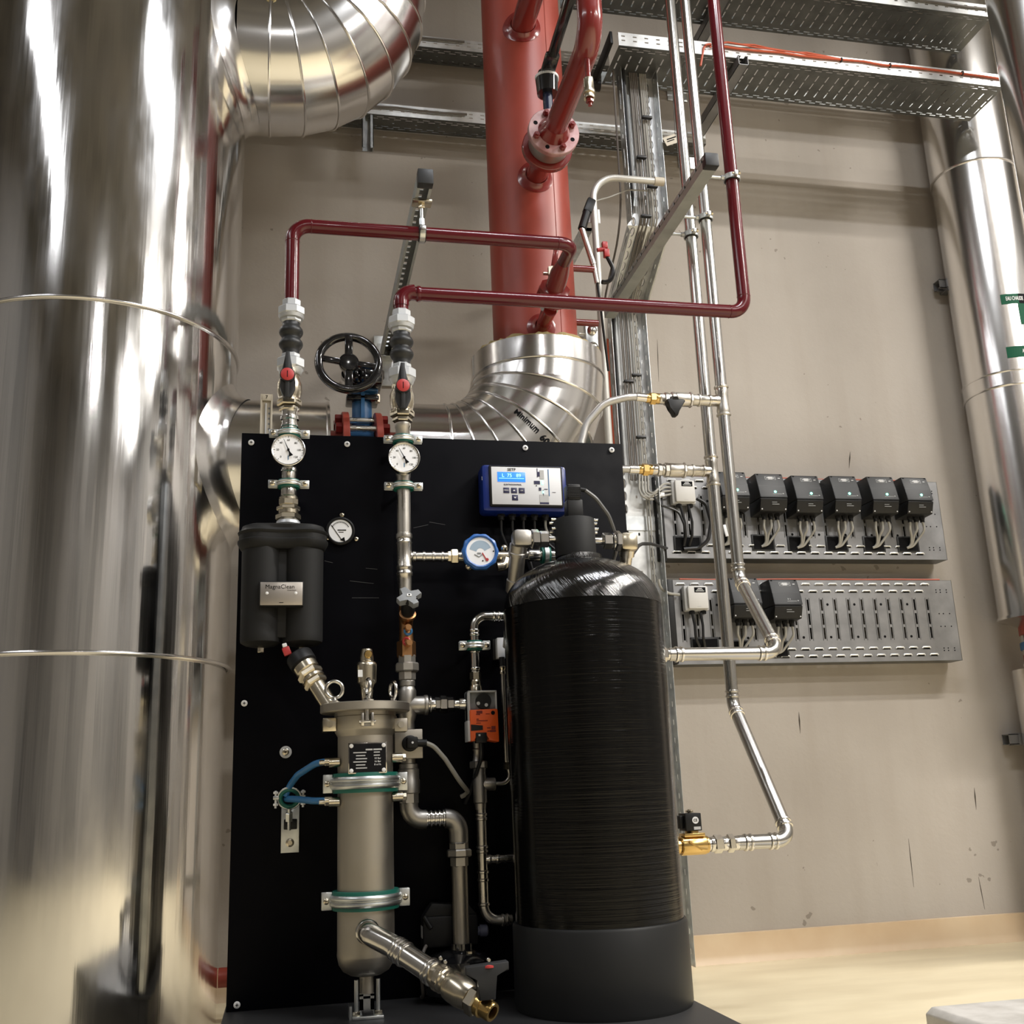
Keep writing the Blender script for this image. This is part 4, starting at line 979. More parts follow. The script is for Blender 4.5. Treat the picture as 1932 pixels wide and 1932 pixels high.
build(MB().lathe((XS, YS, zl0), ZA, [(0, RL-.002), (.002, RL), (zl1_-zl0-.002, RL), (zl1_-zl0, RL-.003)], 72), 'lid', dull, t)
def eyebolt(x, y, z, rot):
    ax = V(cos(rot), sin(rot), 0); mb = MB().torus((x, y, z+.034), ax, .021, .0048, 32, 10).lathe((x, y, z), ZA, [(0, .013), (.004, .014), (.008, .008), (.014, .007)], 18)
    return build(mb, 'eye_bolt', steel, t)
pe1 = P(630, 1322, YS-.02); eyebolt(pe1.x, YS-.045, zl1_, pi/2-.1)
eyebolt(XS+.002, YS-.085, zl1_, .15); eyebolt(XS+.072, YS+.0, zl1_, .3)
def swing(px, py, Y, w=.022):
    q = P(px, py, Y)
    mb = MB()
    for s in (-1, 1): mb.bx(q+V(s*w*.55, .012, 0), (.007, .04, .032), .0015)
    mb.cyl(q+V(-w*.9, -.002, -.006), q+V(w*.9, -.002, -.006), .005, n=14).bx(q+V(0, .02, -.012), (w*1.3, .02, .008))
    build(mb, 'bolt_lug', steel, t)
    build(MB().cyl(q+V(0, .002, -.01), V(q.x, q.y+.002, zl1_+.004), .0055, n=14), 'swing_bolt', steel, t)
swing(693, 1357, YS-RH2-.018)
for px, s in ((622, -1), (757, 1)):
    q = P(px, 1367, YS-.04)
    build(MB().bx(q+V(0, .03, 0), (.034, .05, .034), .003).cyl(q+V(0, .012, 0), q-V(0, .002, 0), .008, n=16), 'bolt_lug', nick if s < 0 else dull, t)
# nameplate
yn = YS-RS-.006; q0, q1 = P(657, 1402, yn), P(730, 1458, yn); cn = (q0+q1)/2; wn, hn = q1.x-q0.x, q0.z-q1.z
build(MB().bx((cn.x, yn+.008, cn.z), (wn*.9, .014, hn*.9)), 'plate_bracket', dull, t)
np_ = build(MB().bx((cn.x, yn, cn.z), (wn, .002, hn), .0008), 'nameplate', plate, t)
blk = mat('black_etched_plate', (.012, .012, .014), .3, .12)
build(MB().bx((cn.x, yn-.0011, cn.z), (wn*.95, .0008, hn*.93)), 'nameplate_field', blk, np_)
for sx in (-1, 1):
    for sz in (-1, 1): build(MB().lathe((cn.x+sx*wn*.42, yn-.0015, cn.z+sz*hn*.40), -YA, [(0, .0052), (.0015, .0048), (.0025, .002)], 16), 'rivet', wht, np_)
ln = MB()
for i in range(6):
    zz = cn.z+hn*(.18-.10*i)
    ln.bx((cn.x-wn*(.2-.02*(i % 3)), yn-.0018, zz), (wn*(.34-.05*((i*2) % 3)), .0004, hn*.035))
    if i in (0, 1): ln.bx((cn.x+wn*.24, yn-.0018, zz), (wn*.16, .0004, hn*.035))
ln.bx((cn.x+wn*.04, yn-.0018, cn.z+hn*.27), (wn*.18, .0004, hn*.05)).bx((cn.x+wn*.26, yn-.0018, cn.z+hn*.27), (wn*.22, .0004, hn*.05))
build(ln, 'print_line', lgrey, np_)
for s_, i in (('10 Bar', 2), ('16 Bar', 3), ('8 m³/h', 4)):
    lettering(s_, hn*.085, (cn.x+wn*.26, yn-.0018, cn.z+hn*(.18-.10*i)), wht, np_)
# side nipples
for px, py, s in ((630, 1437, -1), (630, 1511, -1), (742, 1432, 1), (744, 1506, 1)):
    z = zr(XS, YS, py); x0 = XS+s*(RS-.004)
    mb = MB().cyl((x0, YS-.02, z), (x0+s*.026, YS-.02, z), .012, n=18)
    if s > 0: mb.hex((x0+s*.026, YS-.02, z), (x0+s*.036, YS-.02, z), .010)
    else: mb.hex((x0+s*.026, YS-.02, z), (x0+s*.036, YS-.02, z), .009).cyl((x0+s*.036, YS-.02, z), (x0+s*.05, YS-.02, z), .007, n=14)
    build(mb, 'side_nipple', nick, t)
# support leg under the strainer
XLg = XS+.002; zbt = zr(XS, YS, 1838)
build(MB().cyl((XLg, YS, zbt+.02), (XLg, YS, zr(XS, YS, 1873)), .018, n=24), 'bottom_spigot', dull, t)
s_ = thing('support_bracket', 'galvanised slotted foot bracket under the grey strainer', 'bracket', (XLg, YS, ZB))
ztb = zr(XS, YS, 1846)
for dx in (-.026, .026): build(MB().cyl((XLg+dx, YS-.012, ZB), (XLg+dx, YS-.012, ztb), .0055, n=14), 'threaded_rod', zinc, s_)
fp = MB(); fp.bx((XLg-.013, YS+.004, (ZB+ztb)/2-.01), (.009, .004, ztb-ZB-.05)).bx((XLg+.013, YS+.004, (ZB+ztb)/2-.01), (.009, .004, ztb-ZB-.05)).bx((XLg, YS+.004, ZB+.02), (.035, .004, .04)).bx((XLg, YS+.004, ztb-.03), (.035, .004, .02))
build(fp, 'slotted_plate', zinc, s_)
build(MB().bx((XLg, YS-.006, ZB+.004), (.075, .06, .008), .002).bx((XLg-.04, YS, ZB+.015), (.006, .05, .03)), 'foot', zinc, s_)
for dx in (-.026, .026): build(MB().hex((XLg+dx, YS-.012, ZB+.008), (XLg+dx, YS-.012, ZB+.016), .010), 'nut', nick, s_)
build(MB().bx((XLg, YS-.02, ZB+.012), (.026, .02, .008), .001), 'channel_nut', blackp, s_)
# strainer clamps
clamp(XS, YS, zr(XS, YS-RS, 1476), RS, 'wide rubber-lined clamp round the strainer, under its nameplate', h=.048, ew=.024)
clamp(XS, YS, zr(XS, YS-RS, 1701), RS, 'wide rubber-lined clamp low on the strainer above the slanted drain', h=.044, ew=.026)
# air vent
XV, YV = P(692, 1290, YS+.01).x, YS+.01
t = thing('air_vent', 'nickel automatic air vent with brass cap standing on the strainer lid', 'air vent', (XV, YV, zl1_))
a = MB(); col(a, XV, YV, [(1236, 5), (1238, 12), (1248, 13), (1250, 17), (1254, 19), (1258, 19), (1288, 18), (1292, 14), (1300, 11), (1302, 12), (1310, 11), (1324, 10)])
build(a, 'body', nick, t)
vb = MB(); col(vb, XV, YV, [(1225, 10), (1240, 13), (1246, 13)]); build(vb, 'dome', nick, t)
q = P(695, 1234, YV-.022); build(MB().lathe(q+YA*.012, -YA, [(0, .011), (.010, .011), (.013, .009), (.0135, .004)], 20).bx(q-YA*.0018, (.002, .001, .012)), 'brass_cap', brass, t)
build(MB().bx((XV-.018, YV-.0215, zr(XV, YV, 1272)), (.012, .002, .018)), 'sticker', wht, t)
# slanted drain with T-handle ball valve
o0 = P(693, 1757, YS-RS+.006); o1 = V(o0.x+.012, YS-RS-.06, o0.z)
endp = P(930, 1911, 2.39)
t = thing('slanted_drain_pipe', 'shiny stainless drain pipe slanting from the strainer towards the viewer', 'pipe', tuple((o0+endp)/2-V(0, 0, .05)))
dd = (endp-o1).normalized(); Ld = (endp-o1).length
build(MB().tube(fil([o0, V(o0.x, YS-RS-.052, o0.z), o1+dd*.06, o1+dd*Ld*.52], .045, 8), .0255, 28).bead(o0-YA*.012, YA, .0265, .014, 1.12), 'elbow_pipe', steel, t)
for k in (.21, .235, .275, .49, .52): build(MB().bead(o1+dd*Ld*k, dd, .0262, .011, 1.13), 'press_collar', steel, t)
build(MB().lathe(o1+dd*Ld*.19, dd, [(0, .0262), (Ld*.10, .0278), (Ld*.101, .0262)], 28), 'press_sleeve', steel, t)
t = thing('drain_ball_valve', 'nickel ball valve with grey T-handle and open brass end at bottom centre', 'valve', tuple(o1+dd*Ld*.75-V(0, 0, .04)))
q = o1+dd*Ld*.52; L2 = Ld*.48
b = MB().lathe(q, dd, [(0, .024), (L2*.06, .027), (L2*.1, .029), (L2*.2, .029), (L2*.22, .026), (L2*.26, .026), (L2*.30, .031), (L2*.38, .033), (L2*.52, .033), (L2*.6, .030), (L2*.64, .027)], 32).hex(q+dd*L2*.10, q+dd*L2*.2, .031, 8).hex(q+dd*L2*.64, q+dd*L2*.78, .032, 6)
build(b, 'body', nick, t, ang=28)
e = q+dd*L2*.78; L3 = L2*.22
bb = MB().lathe(e, dd, [(0, .025), (L3*.3, .025), (L3*.35, .021), (L3*.9, .021), (L3, .019), (L3, .0135), (L3*.3, .013)], 28, False)
build(bb, 'brass_end', brass, t)
build(MB().cyl(e+dd*L3*.3, e+dd*L3*.32, .0138, n=24), 'bore', ink, t)
hq = q+dd*L2*.68; hx = P(922, 1835, hq.y-.045); s6 = sc(hx.x, hx.y, hx.z)
hb2 = MB().cyl(V(hx.x-.005, hq.y, hq.z+.0), V(hx.x-.003, hx.y, hq.z+.05), .014, n=18)
hb2.prism([(-16*s6, 0), (16*s6, 0), (17*s6, 44*s6), (43*s6, 50*s6), (43*s6, 66*s6), (-40*s6, 60*s6), (-40*s6, 45*s6), (-15*s6, 38*s6)], P(920, 1888, hx.y-.014), XA, ZA, YA*.028, .003)
hd = build(hb2, 't_handle', grblk, t)
qq = P(921, 1825, hx.y); build(MB().lathe((qq.x, qq.y, qq.z+.0005), ZA, [(0, 15*s6), (.004, 15*s6), (.006, 12*s6)], 24), 'red_cap', redp, hd)
# ---------------- sampling tubes and their clamp
YT = YP-.05
for lab, pts in (('upper blue sampling tube curving from strainer to small clamp', [(617, 1437, YS-.02), (596, 1440, YS), (562, 1462, 2.86), (546, 1483, YT), (538, 1503, YT)]), ('lower blue sampling tube running from strainer to small clamp', [(617, 1511, YS-.02), (590, 1511, YS+.02), (562, 1508, 2.88), (540, 1507, YT+.01)])):
    t = thing('sampling_tube', lab, 'tube', tuple(P(*pts[2])-V(0, 0, .02)))
    pv = [P(*p) for p in pts]
    build(MB().tube(fil(pv, .07, 8), .0085, 14), 'tube', tblue, t)
    build(MB().cyl(pv[0]+V(.012, 0, 0), pv[0]-V(.006, 0, 0), .0095, n=16), 'ferrule', nick, t)
cc = P(546, 1506, YT)
t = thing('tube_clamp', 'small rubber-lined clamp on a zinc plate holding the blue tubes', 'pipe clamp', (cc.x, YP, P(547, 1608, YP).z))
p0, p1 = P(531, 1518, YP), P(564, 1608, YP)
build(MB().mm((p0.x, YP-.004, p1.z), (p1.x, YP-.0005, p0.z), .001), 'plate', zinc, t)
build(MB().torus(cc, YA+ZA*.45, .023, .0055, 32, 10), 'rubber_ring', green, t)
bnd = MB().torus(cc, YA+ZA*.45, .029, .003, 32, 8)
for s in (-1, 1): bnd.bx(cc+V(s*.034, 0, .002), (.016, .012, .010), .002)
bnd.cyl(cc-V(0, 0, .026), cc-V(0, -.02, .08), .005, n=12).hex(cc-V(0, -.004, .036), cc-V(0, -.012, .058), .010)
build(bnd, 'band', zinc, t)
for s in (-1, 1): build(MB().cyl(cc+V(s*.035, 0, .02), cc+V(s*.035, 0, -.024), .003, n=10).hex(cc+V(s*.035, 0, .012), cc+V(s*.035, 0, .018), .007).hex(cc+V(s*.035, 0, -.012), cc+V(s*.035, 0, -.018), .007), 'clamp_screw', wht, t)
q = P(548, 1555, YP-.014); build(MB().bx(q, (.034, .024, .026), .002), 'rail_nut', blackp, t)
build(MB().lathe(P(547, 1590, YP-.004), -YA, [(0, .011), (.002, .011), (.004, .006), (.006, .006)], 20), 'plate_bolt', nick, t)
# ================================================================ CONTROL BOX
yc = YP-.075; q0, q1 = P(926, 881, yc), P(1060, 954, yc); cn = (q0+q1)/2; wc, hc = q1.x-q0.x, q0.z-q1.z
t = thing('control_unit', 'blue control box with lit display and white front on the panel', 'controller', (cn.x, YP, cn.z-hc/2))
build(MB().bx((cn.x-.003, (YP+yc)/2+.002, cn.z-.004), (wc+.048, YP-yc-.006, hc+.030), .012), 'blue_housing', dblue, t)
build(MB().bx((cn.x, yc+.006, cn.z), (wc+.012, .016, hc+.012), .004), 'black_frame', blackm, t)
fp = build(MB().bx((cn.x, yc-.003, cn.z), (wc, .003, hc), .001), 'front_plate', white, t)
yf = yc-.005
def fx(u, v): return V(cn.x+(u-.5)*wc, yf, cn.z+(.5-v)*hc)
build(MB().bx(fx(.285, .27), (wc*.40, .0012, hc*.26), .0005), 'display', lcd, fp)
lettering('L  75   89', hc*.13, fx(.285, .235)-YA*.0008, lcdt, fp)
build(MB().bx(fx(.285, .31)-YA*.0008, (wc*.36, .0004, .001)), 'display_line', lcdt, fp)
lettering('SETP', hc*.105, fx(.29, .075), ink, fp)
lettering('ELEKTROCONTROL', hc*.052, fx(.30, .475), navy, fp)
for (u, v), s in zip(((.205, .63), (.315, .63), (.425, .63), (.325, .82)), ('MENU', '', 'OK', '')):
    k = build(MB().bx(fx(u, v), (wc*.085, .0016, hc*.145), .0006), 'key', navy, fp)
    if s: lettering(s, hc*.05, fx(u, v)-YA*.001, wht, k)
    else:
        sg = 1 if v < .7 else -1
        build(MB().prism([(-.004, -.002*sg), (.004, -.002*sg), (0, .003*sg)], fx(u, v)-YA*.0009, XA, ZA, -YA*.0004), 'arrow', wht, k)
dg = MB().bx(fx(.735, .68), (.0016, .0006, hc*.16)).bx(fx(.71, .31), (.0012, .0006, hc*.0)).bx(fx(.66, .14), (.002, .0006, hc*.24)).bx(fx(.67, .19), (.006, .0006, .0015)).bx(fx(.775, .58), (wc*.05, .0006, .002)).bx(fx(.69, .58), (wc*.035, .0006, hc*.08)).bx(fx(.64, .49), (.003, .0006, .003)).bx(fx(.89, .66), (wc*.05, .0006, .001)).bx(fx(.65, .405), (wc*.085, .0006, hc*.09)).prism([(0, 0), (.007, .0), (.007, .014), (-.001, .014)], fx(.66, .24), XA, ZA, -YA*.0005)
dg.bx(fx(.745, .955), (wc*.13, .0006, hc*.05))
build(dg, 'diagram_symbols', navy, fp)
build(MB().bx(fx(.745, .83), (wc*.13, .0006, hc*.21)).bx(fx(.725, .19), (wc*.06, .0006, hc*.24)), 'diagram_boxes', lgrey, fp)
build(MB().bx(fx(.82, .40), (.0022, .0006, hc*.72)), 'diagram_pipe', tblue, fp)
build(MB().bx(fx(.73, .40)-YA*.0002, (wc*.022, .0008, hc*.10)).bx(fx(.735, .66)-YA*.0002, (wc*.014, .0008, hc*.05)), 'green_light', led, fp)
build(MB().bx((cn.x-wc/2-.0225, yc+.014, cn.z+.025), (.006, .006, .012), .001), 'latch', wht, t)
for i, u in enumerate((.08, .24, .40, .56, .72)):
    x = cn.x+(u-.42)*wc
    gl = build(MB().cyl((x, YP-.035, cn.z-hc/2-.014), (x, YP-.035, cn.z-hc/2-.036), .0095, n=16).hex((x, YP-.035, cn.z-hc/2-.018), (x, YP-.035, cn.z-hc/2-.027), .012), 'cable_gland', blackp, t)
    cable([V(x, YP-.035, cn.z-hc/2-.034), V(x, YP-.03, cn.z-hc/2-.07), V(x+.03+.02*i, YP-.012, cn.z-hc/2-.14), V(x+.06+.03*i, YP-.008, cn.z-hc/2-.3)], .0038, cableb if i != 4 else cableg, None, None, 'cable', .04, parent=t)
# ================================================================ COMPOSITE TANK
YTk = 2.70; XT = .7635; RT_ = .2095
z_sh = P(1100, 1138, YTk-.1).z; z_rim = P(1130, 1756, YTk-RT_).z
t = thing('resin_tank', 'tall glossy black fibre-wound pressure tank with dark foot and valve head', 'tank', (XT, YTk, ZB))
build(MB().lathe((XT, YTk, ZB), ZA, [(0, RT_*1.02), (.01, RT_*1.035), (z_rim-ZB-.006, RT_*1.03), (z_rim-ZB, RT_*1.015), (z_rim-ZB+.001, RT_*.99)], 96), 'foot', footm, t)
build(MB().lathe((XT, YTk, z_rim-.01), ZA, [(0, RT_*.99), ((z_sh-z_rim)*.5, RT_), (z_sh-z_rim+.01, RT_)], 128, False), 'wound_shell', tankm, t)
ztop = zr(XT, YTk, 1050)
# dome
pr = [(0, RT_+.0015)]; H = ztop-z_sh-.012
for i in range(1, 17):
    a = pi/2*i/16; pr.append((H*sin(a)**1.0, max(RT_*cos(a)**.82, .062)))
pr += [(H+.012, .060), (H+.014, .02)]
build(MB().lathe((XT, YTk, z_sh), ZA, pr, 128), 'wound_dome', domem, t)
hz0, hz1 = zr(XT, YTk-.05, 1036), zr(XT, YTk-.05, 973); sT = sc(XT, YTk, 1.4); XH = P(1084, 1005, YTk).x
head = build(MB().lathe((XH, YTk, hz0-.012), ZA, [(0, 38.5*sT), (hz1-hz0+.010, 38.5*sT), (hz1-hz0+.012, 37.5*sT)], 64), 'valve_head', blackm, t)
for sgn, cols in ((-1, (1042, 1043)), (1, (1127, 1128))):
    for py in (982, 999):
        z = zr(XH, YTk, py); x0 = XH+sgn*38*sT
        build(MB().cyl((x0-sgn*.002, YTk-.006, z), (x0+sgn*.010, YTk-.006, z), .0045, n=12).cyl((x0+sgn*.001, YTk+.012, z-.006), (x0+sgn*.012, YTk+.012, z-.006), .0045, n=12), 'head_bolt', steel, head)
z = zr(XH, YTk, 1018); z2_ = zr(XH, YTk, 1020)
t = thing('tank_inlet', 'steel union and elbow on the left of the tank head, bending back', 'pipe fitting', (P(985, 1020, YTk).x, YTk, z-.04))
a = hrun(MB(), z, YTk, [(1033, 1049, 7, 0), (1018, 1034, 16, 6), (1002, 1017, 19, 6), (994, 1004, 12, 0)])
build(a, 'union', steel, t, ang=25)
xe_ = P(983, 1020, YTk).x; dwn = V(-.012, .5, -.80).normalized()
a = MB().bx((xe_+.002, YTk, z+.0), (.052, .046, .048), .012)
q = V(xe_-.004, YTk+.004, z)
a.lathe(q+dwn*.014, dwn, [(0, .024), (.02, .024), (.022, .026), (.03, .026), (.031, .021), (.10, .021), (.102, .024), (.135, .024), (.137, .018), (.30, .018)], 24)
build(a, 'elbow', cast, t)
t = thing('tank_outlet', 'steel union and elbow on the right of the tank head', 'pipe fitting', (P(1183, 1020, YTk).x, YTk, z-.05))
a = hrun(MB(), z2_, YTk, [(1119, 1138, 7, 0), (1137, 1154, 16, 6), (1160, 1171, 20, 6), (1170, 1178, 14, 0)])
a.torus((xc(YTk, z2_, 1157), YTk, z2_), XA, .021, .003, 24, 8)
build(a, 'union', steel, t, ang=25)
xr_ = P(1184, 1022, YTk).x
a = MB().bx((xr_, YTk, z2_-.004), (.05, .046, .052), .012); q = V(xr_+.002, YTk, z2_); dw2 = V(0, .55, -.8).normalized()
a.lathe(q+dw2*.02, dw2, [(0, .022), (.022, .022), (.024, .017), (.3, .017)], 24)
build(a, 'elbow', nick, t)
# connector plug on the head
t = thing('cable_plug', 'ribbed black connector plug standing on the tank head', 'plug', (XH-.003, YTk, hz1))
xpl = P(1081, 940, YTk).x; zt0_, zm_, zt1_ = hz1-.003, zr(xpl, YTk, 945), zr(xpl, YTk, 917)
mb = MB().mm((xpl-.022, YTk-.02, zt0_), (xpl+.022, YTk+.02, zm_), .004).mm((xpl-.020, YTk-.022, zm_-.002), (xpl+.017, YTk+.02, zt1_), .004)
for i in range(7): mb.mm((xpl-.021, YTk-.0235, zm_+.006+i*.0042), (xpl+.018, YTk-.018, zm_+.008+i*.0042))
mb.cyl((xpl+.015, YTk, zt1_-.008), (xpl+.038, YTk, zt1_-.012), .006, n=14)
build(mb, 'plug_body', blackp, t)
cable([V(xpl+.036, YTk, zt1_-.012), P(1124, 940, YTk), P(1148, 972, YTk+.01), P(1160, 1005, YTk+.03), P(1162, 1040, YTk+.09), P(1150, 1080, YP-.015)], .0062, mat('dark_grey_cable', (.10, .10, .10), 0, .4), 'dark grey cable arching from the tank head plug down to the right', fr=.08)
# small pipe, clamp and tubes between panel and tank
zsm = zr(.66, YR+.02, 1049)
t = thing('meter_outlet_pipe', 'short press pipe with green clamp between water meter and tank head', 'pipe', (P(1010, 1050, YR).x, YR, zsm-.02))
build(hrun(MB(), zsm, YR+.01, [(955, 1000, 9, 0), (996, 1018, 12, 0), (1018, 1060, 10, 0)]), 'pipe', steel, t)
qx = xc(YR+.01, zsm, 1029)
build(MB().lathe((qx-.013, YR+.01, zsm), XA, [(0, .016), (0, .024), (.026, .024), (.026, .016)], 24, False), 'rubber_lining', green, t)
build(MB().lathe((qx-.006, YR+.01, zsm), XA, [(0, .022), (0, .029), (.012, .029), (.012, .022)], 24, False).bx((qx, YR+.01, zsm+.04), (.012, .02, .026), .003), 'clamp_band', zinc, t)
# ================================================================ MIDDLE COLUMN with actuator
YQ = 2.92; XQ = P(894.5, 1200, YQ).x; sq = sc(XQ, YQ, 1.1); zq = zr(XQ, YQ, 1163)
t = thing('bypass_pipe', 'slim stainless pipe leaving the tank top left and dropping to the orange actuator', 'pipe', (XQ, YQ, zr(XQ, YQ, 1305)))
build(MB().tube(fil([(XQ+.09, YQ, zq), (XQ, YQ, zq), (XQ, YQ, zr(XQ, YQ, 1300))], .034, 10), 8.6*sq, 20), 'pipe_wall', steel, t)
for py in (1190, 1197, 1230, 1262): build(MB().bead((XQ, YQ, zr(XQ, YQ, py)), ZA, 9*sq, .009, 1.15), 'press_collar', steel, t)
build(MB().bead((XQ+.058, YQ, zq), XA, 9*sq, .009, 1.15).bead((XQ+.072, YQ, zq), XA, 9*sq, .009, 1.15), 'press_collar', steel, t)
a = MB(); colhex(a, XQ, YQ, 1268, 1283, 10.5, 6); col(a, XQ, YQ, [(1282, 8), (1286, 10), (1292, 10), (1296, 12), (1306, 13)]); build(a, 'union', nick, t, ang=25)
clamp(XQ, YQ, zr(XQ, YQ, 1218), 8.8*sq, 'small rubber-lined clamp on the slim pipe above the orange actuator', h=.026, ew=.022)
t = thing('valve_actuator', 'orange and grey rotary valve actuator on the middle pipe', 'actuator', (P(912, 1400, YQ-.06).x, YQ-.06, P(912, 1400, YQ-.06).z))
yq = YQ-.05
def quad(x0, y0, x1, y1, Y): return P(x0, y0, Y), P(x1, y1, Y)
p0, p1 = quad(881, 1304, 937, 1346, yq)
build(MB().mm((p0.x, yq, p1.z-.02), (p1.x, yq+.05, p0.z), .004), 'grey_body', mgrey, t)
build(MB().mm((p0.x, yq-.012, zr(p0.x, yq, 1365)), (p0.x+.006, yq+.03, p0.z), .0015).mm((p0.x, yq-.012, p0.z-.005), (p1.x, yq+.02, p0.z), .0015).mm((p1.x-.004, yq-.012, p1.z), (p1.x, yq+.02, p0.z), .0015), 'grey_frame', lgrey, t)
q = P(912, 1323, yq-.008); build(MB().cyl(q+YA*.012, q-YA*.006, 14*sq, n=36), 'clamp_dial', blackp, t)
for px, py in ((902.5, 1327), (917.5, 1330)): q = P(px, py, yq-.0145); build(MB().cyl(q+YA*.003, q, 3.2*sq, n=16), 'dial_screw', lgrey, t)
p0, p1 = quad(886.5, 1338, 944, 1397, yq-.02)
W_, H_ = p1.x-p0.x, p0.z-p1.z
ob = build(MB().prism([(0, 0), (W_*.16, 0), (W_*.18, H_*.22), (W_*.55, H_*.24), (W_*.6, H_*.02), (W_*.97, -.004), (W_*.955, H_*.95), (W_*.93, H_*1.0), (0, H_*.98)], (p0.x, yq-.02, p1.z), XA, ZA, YA*.055, .003), 'orange_cover', orange, t)
build(MB().mm((p0.x-.006, yq-.016, p1.z), (p0.x+.0005, yq+.04, p0.z-.03), .001), 'grey_side', lgrey, t)
def ox(u, v): return V(p0.x+W_*u, yq-.0203, p0.z-H_*v)
build(MB().prism([(0, 0), (.4*W_, .02*H_), (.4*W_, .16*H_), (0, .20*H_)], ox(.02, .68), XA, ZA, -YA*.0006), 'dark_window', blackp, ob)
build(MB().mm(ox(.17, 1.06)+YA*.02, ox(.54, .74)-YA*.004, .002), 'cable_socket', blackp, ob)
build(MB().bx(ox(.29, .82)-YA*.0042, (.005, .0006, .005)), 'socket_label', lgrey, ob)
build(MB().cyl(ox(.78, .13), ox(.78, .13)-YA*.001, 3.6*sq, n=20), 'push_button', ink, ob)
brn = mat('brown_print', (.16, .012, .006), 0, .5)
pr_ = MB()
for u, v, wu, hv in ((.32, .10, .20, .09), (.27, .17, .14, .03), (.25, .32, .08, .03), (.40, .37, .38, .025), (.28, .44, .16, .02), (.60, .16, .14, .015), (.78, .60, .14, .11), (.76, .70, .20, .06), (.62, .60, .12, .03), (.62, .70, .10, .03)):
    pr_.bx(ox(u, v)-YA*.0003, (W_*wu, .0005, H_*hv))
build(pr_, 'print_line', brn, ob)
q = ox(.36, 1.0); cable([q+YA*.01, V(q.x+.002, yq-.01, q.z-.04), V(q.x-.015, YQ+.02, q.z-.12), V(q.x-.03, YP-.01, q.z-.16)], .0055, cableb, 'black cable hanging below the orange actuator', fr=.05)
XQ2 = P(906, 1500, YQ).x
t = thing('bypass_valve_pipe', 'slim stainless pipe and tees running down beside the tank to the base', 'pipe', (XQ2, YQ, zr(XQ2, YQ, 1745)))
a = MB(); col(a, XQ2-.004, YQ, [(1345, 10), (1398, 9), (1412, 8), (1414, 10), (1418, 8), (1428, 8.5), (1436, 10), (1440, 12)]); colhex(a, XQ2-.002, YQ, 1436, 1450, 17, 6)
col(a, XQ2, YQ, [(1448, 12), (1462, 12), (1466, 13), (1514, 13), (1516, 11), (1528, 10)])
ztb2 = zr(XQ2, YQ, 1480); hrun(a, ztb2, YQ, [(908, 934, 12, 0)])
build(a, 'cast_tee', cast, t)
b = MB(); col(b, XQ2+.001, YQ, [(1527, 9), (1700, 9)])
zb3 = zr(XQ2, YQ, 1738)
b2 = MB().tube(fil([(XQ2+.001, YQ, zr(XQ2, YQ, 1526)), (XQ2+.001, YQ, zb3), (XQ2+.075, YQ, zb3)], .04, 10), 9*sq, 20)
build(b2, 'pipe_wall', steelw, t)
for py in (1537, 1545, 1598, 1606, 1645, 1660, 1706): build(MB().bead((XQ2+.001, YQ, zr(XQ2, YQ, py)), ZA, 9.2*sq, .009, 1.18), 'press_collar', steelw, t)
z3 = zr(XQ2, YQ, 1622); a = hrun(MB(), z3, YQ, [(912, 985, 7.5, 0), (920, 926, 9.5, 0), (936, 941, 9.5, 0)]); build(a, 'side_tee', steelw, t)
for k in (.05, .062): build(MB().bead((XQ2+k, YQ, zb3), XA, 9.2*sq, .008, 1.18), 'press_collar', steelw, t)
t = thing('thin_tube', 'thin steel tube rising behind the left edge of the tank', 'tube', (xc(YQ, ztb2, 950), YQ, ztb2))
xt_ = P(949, 1300, YQ).x
a = MB().tube(fil([(xc(YQ, ztb2, 932), YQ, ztb2), (xt_+.016, YQ, ztb2), (xt_+.002, YQ, ztb2+.06), (xt_, YQ, zr(xt_, YQ, 1262))], .025, 8), 3.8*sq, 14)
build(a, 'tube_wall', steelw, t)
a = MB(); colhex(a, xt_+.002, YQ, 1438, 1452, 6, 6); build(a, 'nut', nick, t); a = MB(); col(a, xt_, YQ, [(1256, 4), (1258, 6), (1262, 6), (1265, 4.5), (1268, 6), (1272, 6)]); build(a, 'nut', nick, t)
t = thing('pressure_switch', 'small pale box on the panel half hidden behind the tank', 'sensor', tuple(P(945, 1245, YP-.04)))
p0, p1 = quad(932, 1203, 956, 1243, YP-.045)
build(MB().mm((p0.x, YP-.02, p1.z), (p1.x, YP, p0.z), .003), 'box', blackp, t); build(MB().mm((p0.x+.008, YP-.045, p1.z+.002), (p1.x, YP-.018, p0.z), .003), 'cover', white, t)
build(MB().cyl((xt_, YQ, zr(xt_, YQ, 1258)), (xt_, YQ, p1.z+.003), .008, n=14), 'stem', blackp, t)
